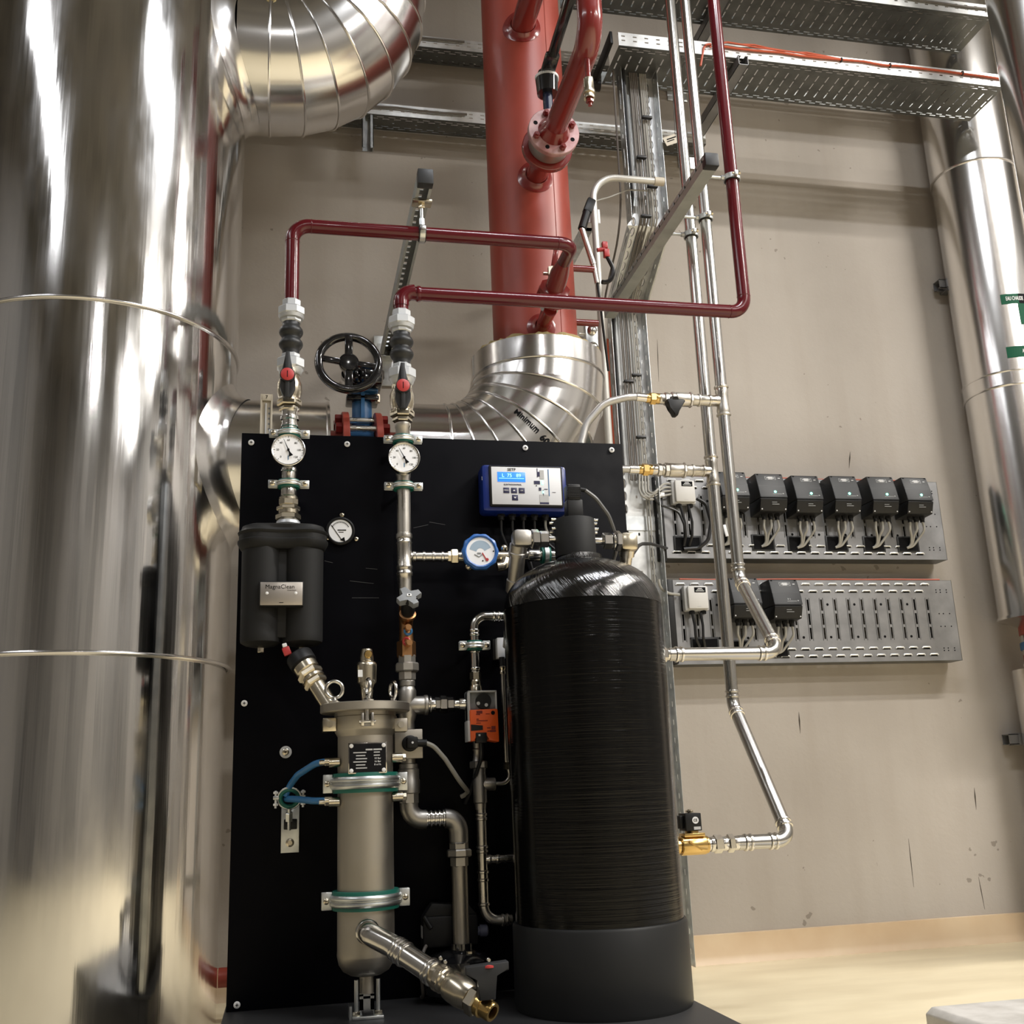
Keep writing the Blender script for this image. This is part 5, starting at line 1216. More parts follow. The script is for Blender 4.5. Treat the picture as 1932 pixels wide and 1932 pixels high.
# ================================================================ STRUTS
YN = 2.83
def strut(px, py, Yn, Ye, w, h, label, holes=True):
    c = P(px, py, Yn); x, z = c.x, c.z
    t = thing('support_strut', label, 'strut', (x, Ye, z-h/2))
    m = strutm
    mb = MB()
    def side(o, u, v, Lu, Wv, slots): perf(mb, o, u, v, Lu, slots, Wv)
    Ln = Ye-Yn
    hl = [(h*.5-.006, h*.5+.006, .020, .05, .03)]
    side((x-w/2, Yn, z-h/2), YA, ZA, Ln, h, [] if holes else [(h*.60, h*.60+.011, .014, .052, .02)])
    side((x+w/2, Yn, z-h/2), YA, ZA, Ln, h, [])
    if holes:
        side((x-w/2, Yn, z+h/2), YA, XA, Ln, w, [(w*.5-.007, w*.5+.007, .014, .04, .02)])
        side((x-w/2, Yn, z-h/2), YA, XA, Ln, w*.2, []); side((x+w*.3, Yn, z-h/2), YA, XA, Ln, w*.2, [])
    else:
        side((x-w/2, Yn, z+h/2), YA, XA, Ln, w, [])
        side((x-w/2, Yn, z-h/2), YA, XA, Ln, w, [])
    build(mb, 'profile', m, t, solid=.002)
    build(MB().mm((x-w/2-.001, Yn-.004, z-h/2-.001), (x+w/2+.001, Yn+.028, z+h/2+.001), .003), 'end_cap', grblk, t)
    if holes: build(MB().mm((x-.05, Ye-.004, z-.085), (x+.05, Ye+.006, z+.085), .002).mm((x-w/2-.006, Ye-.06, z-h/2-.006), (x+w/2+.006, Ye, z-h/2-.001), .002), 'wall_plate', zinc, t)
    return x, z
sx1, sz1 = strut(1343, 301, YN, 3.984, .045, .045, 'grey slotted strut slanting in depth across the steel pipes, black end cap', False)
sx2, sz2 = strut(803, 333, 2.80, W-.007, .045, .048, 'grey slotted strut above the left dark red pipe, black end cap')
for px, py, nm in ((728, 690, 'left'),):
    q = P(px-4, py, W-.01); build(MB().mm((q.x-.03, W-.012, q.z-.09), (q.x+.05, W-.001, q.z+.10), .004), 'anchor_plate', zinc, label='galvanised anchor plate on the wall behind the right expansion joint', cat='bracket')
def side_clamp(x, y, z, r, xs, label):
    t = thing('pipe_clamp', label, 'pipe clamp', (x, y, z-.012), 'hanging pipe clamps')
    build(MB().lathe((x, y, z-.011), ZA, [(0, r+.0005), (0, r+.004), (.022, r+.004), (.022, r+.0005)], 32, False), 'rubber_lining', rubber, t)
    b = MB().lathe((x, y, z-.009), ZA, [(0, r+.003), (0, r+.0075), (.018, r+.0075), (.018, r+.003)], 32, False)
    d = -1 if xs < x else 1
    b.cyl((x+d*r, y, z), (xs, y, z), .0055, n=12).hex((x+d*(r+.006), y, z), (x+d*(r+.018), y, z), .009)
    for s in (-1, 1): b.bx((x, y+s*(r+.012), z), (.012, .018, .018), .003)
    build(b, 'band', zinc, t)
    for s in (-1, 1): build(MB().cyl((x-.012, y+s*(r+.014), z), (x+.016, y+s*(r+.014), z), .0035, n=10).hex((x+.008, y+s*(r+.014), z), (x+.014, y+s*(r+.014), z), .007), 'clamp_screw', nick, t)
side_clamp(xB2, YR, sz1-.018, rp, sx1+.02, 'pipe clamp holding the dark red vertical pipe to the strut')
# clamp hanging from the left strut
xk = P(796, 440, YR).x
t = thing('pipe_clamp', 'pipe clamp hanging on a rod from the left strut, round the upper dark red pipe', 'pipe clamp', (xk, YR, zA-.03), 'hanging pipe clamps')
build(MB().lathe((xk-.011, YR, zA), XA, [(0, rp+.0005), (0, rp+.004), (.022, rp+.004), (.022, rp+.0005)], 32, False), 'rubber_lining', rubber, t)
b = MB().lathe((xk-.008, YR, zA), XA, [(0, rp+.003), (0, rp+.0075), (.016, rp+.0075), (.016, rp+.003)], 32, False)
b.hex((xk, YR, zA+rp+.006), (xk, YR, zA+rp+.03), .009).cyl((xk, YR, zA+rp), (xk, YR, sz2-.026), .0055, n=12)
for s in (-1, 1): b.bx((xk, YR+s*(rp+.012), zA), (.016, .018, .012), .003)
build(b, 'band', zinc, t)
build(MB().mm((sx2-.03, YR-.02, sz2-.034), (sx2+.03, YR+.02, sz2-.026), .002).hex((xk, YR, sz2-.048), (xk, YR, sz2-.034), .011), 'strut_bracket', nick, t)
# ================================================================ TWO STEEL PIPES (45 degree set, then into the skid)
Y1, Y2, Y3, Y4 = 3.27, 2.95, 3.15, 2.92
def twin(top, bot, Ya, Yb, endx, label, r_px, collars):
    x = P(*top, Ya).x; x2 = P(*bot, Yb).x; x = (x+x2)/2
    zt = zr(x, Ya, top[1]); zb = zr(x, Yb, bot[1]); r = r_px*sc(x, Ya, 1.2)
    t = thing('stainless_water_pipe', label, 'pipe', (x, Ya, zb))
    zend = zb
    xe = xc(Yb, zend, endx)
    pts = fil([(x, Ya, ZC-.02), (x, Ya, zt), (x, Yb, zend), (xe, Yb, zend)], [.06, .045], 10)
    build(MB().tube(pts, r, 24), 'pipe_wall', steelp, t)
    dgl = V(0, Yb-Ya, zend-zt).normalized(); Ld = (V(x, Yb, zend)-V(x, Ya, zt)).length
    cl = [(V(x, Ya, zt+.035), ZA), (V(x, Ya, zt)+dgl*.035, dgl), (V(x, Ya, zt)+dgl*(Ld-.055), dgl), (V(x-.055, Yb, zend), XA), (V(xe+.03, Yb, zend), XA)]
    for p, ax in cl:
        for o in (-.008, .008): build(MB().bead(p+ax*o, ax, r, .010, 1.2), 'press_collar', steel, t)
    return x, zend, xe, r, t, zt
px1, pz1, pe1, pr1, t1, pt1 = twin((1383, 1330), (1492, 1585), Y1, Y2, 1392, 'left of two stainless vertical pipes, ending at the brass solenoid valve', 11.5, None)
px2, pz2, pe2, pr2, t2_, pt2 = twin((1394, 1090), (1470, 1232), Y3, Y4, 1262, 'right of two stainless vertical pipes, ending behind the tank shoulder', 11.5, None)
def strut_clamp(x, y, r, label): side_clamp(x, y, sz1-.02, r, sx1+.022, label)
strut_clamp(px1, Y1, pr1, 'pipe clamp of the left stainless pipe beside the strut')
strut_clamp(px2, Y3, pr2, 'pipe clamp of the right stainless pipe beside the strut')
# long end of pipe 2 passing behind the tank
t = thing('pipe_nipple', 'stainless nipple entering behind the tank at mid height', 'pipe fitting', (pe2-.03, Y4, pz2-.02))
build(hrun(MB(), pz2, Y4, [(1246, 1258, 14, 6), (1256, 1275, 11, 0)]), 'nut', steel, t, ang=25)
build(MB().tube(fil([(xc(Y4, pz2, 1250), Y4, pz2), (.90, Y4, pz2), (.90, YP, pz2)], .03), .0165, 18), 'pipe_end', steel, t)
# solenoid valve
z = pz1
t = thing('solenoid_valve', 'brass solenoid valve with black coil beside the tank foot', 'valve', (P(1310, 1605, Y2).x, Y2, z-.035))
a = hrun(MB(), z, Y2, [(1332, 1342, 12, 0), (1340, 1356, 14, 0), (1346, 1362, 17, 6), (1362, 1372, 13, 0), (1372, 1384, 17, 6), (1383, 1398, 13, 0)])
build(a, 'steel_union', steel, t, ang=25)
a = hrun(MB(), z, Y2, [(1262, 1286, 14, 0), (1284, 1330, 18, 0), (1330, 1335, 16, 0)])
xs_ = P(1306, 1580, Y2).x
a.bx((xs_, Y2, z+.028), (.062, .045, .010), .002).lathe((xs_, Y2, z+.03), ZA, [(0, .02), (.012, .018), (.02, .010), (.04, .009)], 20)
a.bar((xs_-.02, Y2-.025, z+.012), (xs_+.016, Y2-.025, z-.012), .004, .01, YA)
build(a, 'brass_body', brass, t, ang=30)
zc0, zc1 = zr(xs_, Y2, 1567), zr(xs_, Y2, 1534)
xcl = P(1302, 1550, Y2).x
build(MB().tube(fil([(xc(Y2, z, 1268), Y2, z), (.905, Y2, z), (.905, YP, z)], .02), .016, 18), 'inlet_pipe', steel, t)
co = build(MB().mm((xcl-.023, Y2-.026, zc0), (xcl+.024, Y2+.03, zc1), .002).mm((xcl-.034, Y2-.01, zc0+.006), (xcl-.023, Y2+.02, zc1-.006), .002), 'coil', blackp, t)
build(MB().cyl((xcl, Y2, zc1), (xcl, Y2, zc1+.010), .006, n=12).hex((xcl, Y2, zc1+.002), (xcl, Y2, zc1+.008), .011), 'coil_nut', nick, t)
build(MB().lathe((xcl+.006, Y2-.0265, (zc0*.4+zc1*.6)), -YA, [(0, .0095), (.0005, .0095)], 24), 'mark_disc', wht, co)
lettering('CE', .010, (xcl+.006, Y2-.0275, zc0*.4+zc1*.6), ink, co)
build(MB().bx((xcl+.010, Y2-.0264, zc0+.007), (.02, .0006, .008)), 'sticker', lgrey, co)
# ---------------- branch valves of the steel pipes
def branch(x, Y, py, cols, label, handle):
    z = zr(x, Y, py)
    t = thing('branch_ball_valve', label, 'valve', (xc(Y, z, cols[2]), Y, z-.03))
    f = lambda k: cols[0]+(cols[1]-cols[0])*k
    tee = MB(); r = 11.5
    zz = z
    tee.lathe((x, Y, z-.055), ZA, [(0, .020), (.003, .0245), (.008, .0245), (.011, .0205), (.02, .0225), (.035, .0205), (.075, .0205), (.09, .0225), (.099, .0205), (.102, .0245), (.107, .0245), (.11, .020)], 24)
    hrun(tee, z, Y, [(f(.74), f(1), 10.5, 0), (f(.86), f(.885), 12, 0), (f(.72), f(.745), 12.5, 0)])
    build(tee, 'press_tee', steelw, t)
    b = hrun(MB(), z, Y, [(f(.20), f(.27), 10.5, 0), (f(.27), f(.33), 12.5, 8), (f(.33), f(.36), 11, 0), (f(.36), f(.42), 14, 8), (f(.42), f(.60), 13.5, 0), (f(.60), f(.64), 15, 8), (f(.64), f(.74), 11, 0)])
    build(b, 'valve_body', steelw, t, ang=28)
    b = hrun(MB(), z, Y, [(f(.08), f(.16), 12, 6), (f(.15), f(.21), 10.5, 0), (f(.03), f(.09), 9, 0)])
    build(b, 'brass_nut', brass, t, ang=28)
    if handle:
        xv = xc(Y, z, f(.36)); hz = zr(xv, Y-.03, py+36)
        h = MB().prism([(-.028, 0), (.03, 0), (.036, -.006), (.014, -.03), (.006, -.058), (-.008, -.058), (-.016, -.03), (-.03, -.012)], (xv, Y-.045, z-.014), XA, ZA, YA*.03, .004).cyl((xv, Y, z), (xv, Y-.045, z-.018), .011, n=14)
        build(h, 'lever', blackp, t)
    else:
        xv = xc(Y, z, f(.40)); build(MB().cyl((xv, Y, z), (xv, Y+.03, z+.01), .011, n=14).bx((xv-.02, Y+.04, z+.012), (.05, .02, .018), .005), 'lever', blackp, t)
    return z
zv1 = branch(px2, Y3, 757, (1214, 1356, 1256), 'nickel ball valve with black lever hanging down, on the upper branch', True)
zv2 = branch(px1, Y1, 889, (1200, 1345, 1250), 'nickel ball valve on the lower branch, above the white junction box', False)
# braided hoses
hx0 = xc(Y3, zv1, 1222)
pts = [V(hx0, Y3, zv1), V(hx0-.05, Y3, zv1+.003), P(1182, 750, Y3), P(1140, 760, Y3+.01), P(1106, 800, Y3+.02), P(1096, 840, Y3+.02), P(1098, 880, Y3+.02), P(1110, 930, Y3+.02)]
braid = mat('braided_steel', (.50, .49, .47), .9, .36); bump(braid, (1, 1, 1), 420, .5, .002)
t = thing('braided_hose', 'grey braided hose arching from the upper branch valve down behind the panel', 'hose', tuple(pts[5]))
build(MB().tube(fil(pts, .09, 8), .0125, 16), 'hose', braid, t)
build(MB().cyl(pts[0]+XA*.004, pts[1]+XA*.01, .0155, n=18), 'ferrule', steel, t)
hx1 = xc(Y1, zv2, 1206)
t = thing('braided_hose', 'straight braided hose from the lower branch valve behind the panel edge', 'hose', (hx1-.1, Y1, zv2-.02))
build(MB().tube([V(hx1, Y1, zv2), V(hx1-.18, Y1, zv2), V(hx1-.24, Y1+.01, zv2-.02)], .0125, 16), 'hose', braid, t)
build(MB().cyl((hx1+.004, Y1, zv2), (hx1-.035, Y1, zv2), .0155, n=18), 'ferrule', steel, t)
# ---------------- grey conduit
YG = 3.60; xg = (P(1127, 480, YG).x+P(1148, 830, YG).x)/2; zg = zr(xg+.1, YG, 336)
t = thing('cable_conduit', 'pale grey rigid conduit rising from behind the panel and bending right', 'conduit', (xg, YG, 1.0))
xg2 = xc(YG, zg, 1243)
build(MB().tube(fil([(xg, YG, .3), (xg, YG, zg), (xg2, YG, zg)], .105, 14), .0105*1.3, 20), 'tube', mat('conduit_grey', (.58, .57, .53), .35, .35), t)
build(MB().cyl((xg2-.02, YG, zg), (xg2+.02, YG, zg), .0175, n=20), 'end_bushing', cream, t)
zcl = zr(xg, YG, 404); build(MB().bx((xg, YG+.016, zcl), (.056, .006, .062), .002).bx((xg, YG+.06, zcl), (.03, .09, .03)), 'saddle_clip', white, t)
build(MB().mm((xg-.02, YG+.02, .35), (xg+.02, W-.001, .39)).mm((xg-.02, YG+.08, zcl-.015), (xg+.02, W-.001, zcl+.015)), 'standoff', zinc, t)
cable([V(xg+.01, YG+.02, zg-.10), P(1150, 372, YG+.03), P(1185, 358, 3.64), P(1222, 360, 3.645)], .0032, cableg, 'thin grey cable bridging from conduit to vertical tray', fr=.08)
# ---------------- sensor pockets on the red main
def pocket(py, px0, px1, r, label, m):
    z = zr(XM+RM, YM, py); x0 = XM+RM-.01; x1 = xc(YM, z, px1)
    return build(MB().cyl((x0, YM, z), (x1, YM, z), r, n=18), 'red_stub', m, label=label, cat='pipe'), x1, z
_, xk1, zk1 = pocket(506, 1088, 1120, .0125, 'thin dark red stub pipe right of the red main, upper one', redsh)
_, xk2, zk2 = pocket(608, 1088, 1128, .0125, 'thin dark red stub pipe right of the red main, lower one', redsh)
ps0, ps1, ps2 = P(1098, 432, YM+.01), P(1120, 500, YM), P(1127, 535, YM)
t = thing('temperature_sensor', 'slanted grey and black immersion sensor beside the conduit', 'sensor', tuple(P(1122, 520, YM)))
build(MB().cyl(ps0, ps1, .012, n=18).cyl(ps1, ps2, .010, n=16), 'sensor_tube', steelw, t)
pz_ = P(1107, 402, YM+.02); build(MB().cyl(ps0, pz_, .016, n=18).bar(pz_, P(1116, 378, YM+.03), .034, .03, YA, .006), 'sensor_head', blackp, t)
cable([ps2, P(1133, 575, YM), P(1138, 620, YM+.02), P(1148, 700, YM+.05)], .005, cableb, 'black sensor lead running down beside the conduit', fr=.04)
pr0 = P(1141, 470, YM+.04)
t = thing('pressure_transmitter', 'small red plug with black lead right of the conduit', 'sensor', tuple(P(1141, 482, YM+.04)))
build(MB().bx(pr0+V(0, 0, .015), (.022, .02, .028), .004).bx(pr0-V(-.005, 0, .018), (.022, .022, .034), .004).cyl(pr0-V(.03, 0, .006), pr0, .008, n=12), 'red_plug', redp, t)
cable([P(1145, 483, YM+.04), P(1158, 508, YM+.04), P(1152, 535, YM+.03), P(1136, 532, YM+.02)], .0085, cableb, 'thick black lead looping back from the red plug', fr=.05)
q = P(1115, 642, 3.7); t = thing('wall_bracket', 'galvanised square bracket with round plates right of the red main', 'bracket', (q.x, 3.7, q.z-.07))
b = MB().bx(q, (.05, .03, .13), .004).mm((q.x-.02, 3.71, q.z-.02), (q.x+.02, W-.001, q.z+.02)); build(b, 'body', zinc, t)
for dz in (-.035, .035): build(MB().lathe((q.x+.002, 3.684, q.z+dz), -YA, [(0, .02), (.004, .02), (.008, .014), (.012, .008)], 20).cyl((q.x-.05, 3.69, q.z+dz*.6), (q.x, 3.69, q.z+dz*.6), .004, n=10), 'bolt', steel, t)
# ================================================================ WALL TRAYS WITH CONTROLLERS
YFc = 4.06
def wtray(label, pxl, pyt, pyb, pxr, refx):
    zt = P(refx, pyt, YFc).z; zb = P(refx, pyb, YFc).z; x0, x1 = xc(YFc, (zt+zb)/2, pxl), xc(YFc, (zt+zb)/2, pxr)
    t = thing('wall_mounted_tray', label, 'cable tray', ((x0+x1)/2, YFc, zb)); Hh = zt-zb; Ln = x1-x0
    Lp = Ln-.10
    mb = MB(); a = Hh*.26; s = (Hh*.52)/3
    bands = [(.018, .024, .034, .062, .03), (.048, .054, .034, .062, .06)]
    for i in range(3): bands.append((a+s*i+.006, a+s*(i+1)-.006, .008, .062, .045))
    bands += [(Hh-.054, Hh-.048, .034, .062, .06), (Hh-.024, Hh-.018, .034, .062, .03)]
    perf(mb, (x0, YFc, zb), XA, ZA, Lp, bands, Hh)
    mb.add([(x0+Lp, YFc, zb), (x1, YFc, zb), (x1, YFc, zt), (x0+Lp, YFc, zt)], [(0, 1, 2, 3)])
    build(mb, 'slotted_face', zincm, t, solid=.0015)
    mb = MB()
    for zz, ph in ((.021, .03), (.051, .06), (Hh-.051, .06), (Hh-.021, .03)):
        k = ph
        while k+.034 < Lp:
            c = V(x0+k+.017, YFc-.001, zb+zz); up = .0065
            mb.tube([c+V(-.019, 0, up*.2), c+V(-.016, -.001, up), c+V(.016, -.001, up), c+V(.019, 0, up*.2)], .0035, 8)
            k += .062
    build(mb, 'pressed_rims', zincb, t); mb = MB()
    k = .045
    while k+.008 < Lp:
        for dx in (-.004, .012): mb.tube([V(x0+k+dx, YFc-.0005, zb+a), V(x0+k+dx, YFc-.0005, zb+a+3*s)], .0016, 6)
        k += .062
    build(mb, 'pressed_ribs', zincm, t)
    mb = MB()
    for k in range(int(Lp/.124)):
        for zz in (.30, .70): mb.cyl((x0+.076+.124*k, YFc+.0002, zb+Hh*zz), (x0+.076+.124*k, YFc-.0006, zb+Hh*zz), .0055, n=12)
    for dx in (.03, .06, .08):
        for zz in (.12, .15, .42, .58, .85, .88): mb.cyl((x1-dx, YFc+.0002, zb+Hh*zz), (x1-dx, YFc-.0005, zb+Hh*zz), .003, n=8)
    build(mb, 'round_holes', ink, t)
    fl = MB().mm((x0, YFc, zb-.0015), (x1, YFc+.09, zb)).mm((x0, YFc, zt), (x1, YFc+.09, zt+.0015)).mm((x1-.0015, YFc, zb), (x1, YFc+.09, zt)).mm((x0, YFc, zb), (x0+.0015, YFc+.09, zt))
    build(fl, 'flanges', zincd, t)
    st = MB()
    for xx in (x0+.1, (x0+x1)/2, x1-.15): build(MB().mm((xx-.02, YFc+.02, zb+.02), (xx+.02, W-.001, zt-.02)), 'wall_spacer', zincd, t)
    return x0, x1, zb, zt
ta = wtray('upper galvanised wall tray carrying six black controllers', 1252, 904, 1054, 1777, 1500)
tb_ = wtray('lower galvanised wall tray, mostly bare slots on its right', 1268, 1095, 1250, 1805, 1500)
for tr, nm in ((ta, 'upper'), (tb_, 'lower')):
    cable(wavy(tr[0]+.05, tr[1]-.05, YFc+.01, tr[3]+.005, 10, .002), .004, cableo, 'thin orange cable along the top edge of the %s wall tray' % nm)
text_g = mat('grey_print', (.30, .31, .31), 0, .5)
def controller(xl, xr, zt, zb, label, on, grp):
    xc_ = (xl+xr)/2; w = xr-xl; h = zt-zb; Y0 = YFc
    t = thing('pump_controller', label, 'controller', (xc_, Y0, zb), grp)
    d0, d1, d2_ = .085, .118, .098
    prof = [(0, h*.02), (0, h*.98), (-d0+.006, h), (-d0, h*.985), (-d1*.985, h*.44), (-d1, h*.36), (-d1, h*.34), (-.02, h*.34)]
    build(MB().prism([(0, h*.345), (0, h*.99), (-d0+.004, h), (-d0, h*.985), (-(d0*.45+d1*.55), h*.66), (-d1, h*.36), (-d1, h*.345)], (xl, Y0, zb), YA, ZA, XA*w, .003), 'upper_cover', grblk, t)
    lc = build(MB().prism([(0, 0), (-d2_, .004), (-d1+.002, h*.30), (-d1+.003, h*.335), (0, h*.335)], (xl+.001, Y0, zb), YA, ZA, XA*(w-.002), .003), 'lower_cover', blackp, t)
    # inclined front of the upper cover
    a0, a1 = V(0, -d0, h*.985), V(0, -(d0*.45+d1*.55), h*.66); b1 = V(0, -d1, h*.36)
    n1 = V(0, -(a0.z-a1.z), -(a1.y-a0.y)*-1); n1 = V(0, -(a0.z-a1.z), (a0.y-a1.y)).normalized()
    up1 = (a0-a1).normalized(); bs1 = Matrix((XA, up1, XA.cross(up1))).transposed()
    c1 = V(xc_, Y0, zb)+a0.lerp(a1, .35); nn = XA.cross(up1)
    lb = build(MB().bx(c1+XA*w*.02+nn*.0006, (w*.40, h*.095, .0008), 0, bs1), 'label_plate', text_g, t)
    tx = MB().bx(c1+XA*w*.02+nn*.0011, (w*.37, h*.075, .0005), 0, bs1); build(tx, 'label_field', grblk, lb)
    tx = MB()
    for k, ww in ((.024, .18), (0, .30), (-.024, .16)): tx.bx(c1+XA*w*.02+nn*.0015+up1*h*k, (w*ww, h*.013, .0005), 0, bs1)
    tx.bx(c1+XA*w*.34+nn*.001, (w*.08, h*.014, .0005), 0, bs1)
    build(tx, 'print_line', wht, lb)
    up2 = (a1-b1).normalized(); bs2 = Matrix((XA, up2, XA.cross(up2))).transposed(); n2 = XA.cross(up2)
    c2 = V(xc_, Y0, zb)+a1.lerp(b1, .55)
    if on: build(MB().lathe(c2+XA*w*.08, n2, [(0, .0055), (.002, .005), (.003, .003)], 16), 'green_lamp', led, t)
    else: build(MB().prism([(-.006, -.004), (.0, -.004), (-.003, .004)], c2+XA*w*.04+n2*.0004, XA, up2, n2*.0005).prism([(.004, -.004), (.008, -.004), (.005, .004)], c2+XA*w*.04+n2*.0004, XA, up2, n2*.0005), 'warning_symbols', text_g, t)
    build(MB().bx(c2-up2*.011+XA*w*.14+n2*.0005, (w*.34, .0018, .0006), 0, bs2).bx(c2-up2*.009+XA*w*.36+n2*.0005, (w*.05, .004, .0006), 0, bs2), 'print_line', mat('pale_green_print', (.12, .42, .30), 0, .5) if False else text_g, t)
    cl = V(xc_, Y0-d1*.985, zb+h*.2); pl_ = MB()
    pl_.bx(cl+V(w*.0, -.0, .004), (w*.18, .0006, .002)).bx(cl+V(w*.04, .001, -.004), (w*.26, .0006, .002)); build(pl_, 'print_line', text_g, lc)
    for sx in (-1, 1):
        build(MB().cyl((xc_+sx*w*.43, Y0-d2_+.004, zb+.012), (xc_+sx*w*.43, Y0-d2_-.006, zb+.012), .003, n=10), 'cover_screw', lgrey, t)
        build(MB().cyl((xc_+sx*w*.42, Y0-d0+.006, zt-.006), (xc_+sx*w*.42, Y0-d0-.002, zt-.007), .004, n=10), 'corner_hole', ink, t)
    # glands, cables, black plate painting the dark of a cut-out, rubber edge
    hz = zb-.108; hx = xc_-w*.12
    build(MB().mm((hx-.052, Y0-.004, hz-.035), (hx+.052, Y0-.0002, hz+.035), .0015), 'grommet', rubber, t)
    build(MB().mm((hx-.044, Y0-.0055, hz-.029), (hx+.044, Y0-.0035, hz+.029)), 'opening_shade_plate', ink, t)
    for k in range(3):
        x = xc_+w*(-.2+.24*k); y = Y0-.055
        build(MB().hex((x, y, zb+.003), (x, y, zb-.010), .0115).cyl((x, y, zb-.009), (x, y, zb-.022), .0095, n=14), 'cable_gland', blackp, t)
        pts = [V(x, y, zb-.018), V(x+.006*(k-1), y, zb-.055), V(hx+.012+.012*(k-1)+(.02 if k == 2 else 0), y+.02, hz+.03), V(hx+.008+.004*k, Y0-.012, hz-.012), V(hx-.012, Y0-.008, hz-.018)]
        build(MB().tube(fil(pts, .03, 5), .0052, 8), 'cable', cableg, t)
    return t
def ctrl_px(x0, x1, y0, y1, label, on, grp):
    Yt = YFc-.085; a = P(x0, y0, Yt); b = P(x1, y0+2, Yt); zb = zr((a.x+b.x)/2, YFc-.10, y1)
    return a, b, zb
G = 'black controllers on the upper wall tray'
specs = [(1371, 1405, 892, 963, 'black controller on the upper wall tray, half hidden by the steel pipes'),
         (1424, 1475, 893, 966, 'black controller second from left on the upper wall tray'),
         (1491, 1542, 896, 969, 'black controller third from left on the upper wall tray'),
         (1562, 1613, 896, 969, 'black controller third from the right on the upper wall tray'),
         (1632, 1683, 898, 970, 'black controller second from the right on the upper wall tray'),
         (1696, 1747, 900, 971, 'black controller at the right end of the upper wall tray')]
a, b, zb = ctrl_px(*specs[1][:4], '', 1, G)
proto = controller(a.x, b.x, a.z, zb, specs[1][4], True, G)
for s in [specs[0]]+specs[2:]:
    a2, b2, zb2 = ctrl_px(s[0], s[1], s[2], s[3], '', 1, G)
    copy_thing(proto, (b2.x-b.x, 0, (zb2-zb)), s[4])
G2 = 'black controllers on the lower wall tray'
a, b, zb = ctrl_px(1450, 1503, 1093, 1169, '', 0, G2)
p2_ = controller(a.x, b.x, a.z, zb, 'unlit black controller at the bare slots of the lower wall tray', False, G2)
a2, b2, zb2 = ctrl_px(1375, 1428, 1090, 1167, '', 0, G2)
copy_thing(p2_, (b2.x-b.x, 0, zb2-zb), 'unlit black controller behind the steel pipes on the lower wall tray')
# white junction boxes
def jbox(px0, px1, py0, py1, label):
    Yb = YFc-.05; a = P(px0, py0, Yb); b = P(px1, py1, Yb)
    t = thing('junction_box', label, 'junction box', ((a.x+b.x)/2, YFc, b.z), 'white junction boxes')
    c = V((a.x+b.x)/2, Yb, (a.z+b.z)/2); w, h = b.x-a.x, a.z-b.z
    build(MB().mm((a.x-.012, Yb+.014, b.z-.006), (b.x+.006, YFc-.001, a.z+.004), .008), 'base', lgrey, t)
    ld = build(MB().mm((a.x, Yb, b.z), (b.x, Yb+.016, a.z), .010), 'lid', mat('box_lid_white', (.60, .59, .57), 0, .5), t)
    build(MB().bx(c+V(.008, -.0004, h*.32), (w*.55, .0012, h*.22)), 'label_plate', ink, ld)
    ln = MB()
    for k, ww in ((.38, .2), (.33, .3), (.27, .42)): ln.bx(c+V(.008, -.0012, h*k), (w*ww, .0005, h*.022))
    build(ln, 'print_line', wht, ld)
    build(MB().bx(c+V(0, -.0003, -h*.40), (w*.2, .0008, h*.02)), 'embossed_mark', lgrey, ld)
    for k in range(2): build(MB().hex((c.x-.025+.05*k, YFc-.025, b.z-.004), (c.x-.025+.05*k, YFc-.025, b.z-.018), .012), 'cable_gland', blackp, t)
    return t, c, w, h, b.z
j1, c1, w1, h1, jb1 = jbox(1273, 1314, 905, 947, 'white junction box at the left end of the upper wall tray')
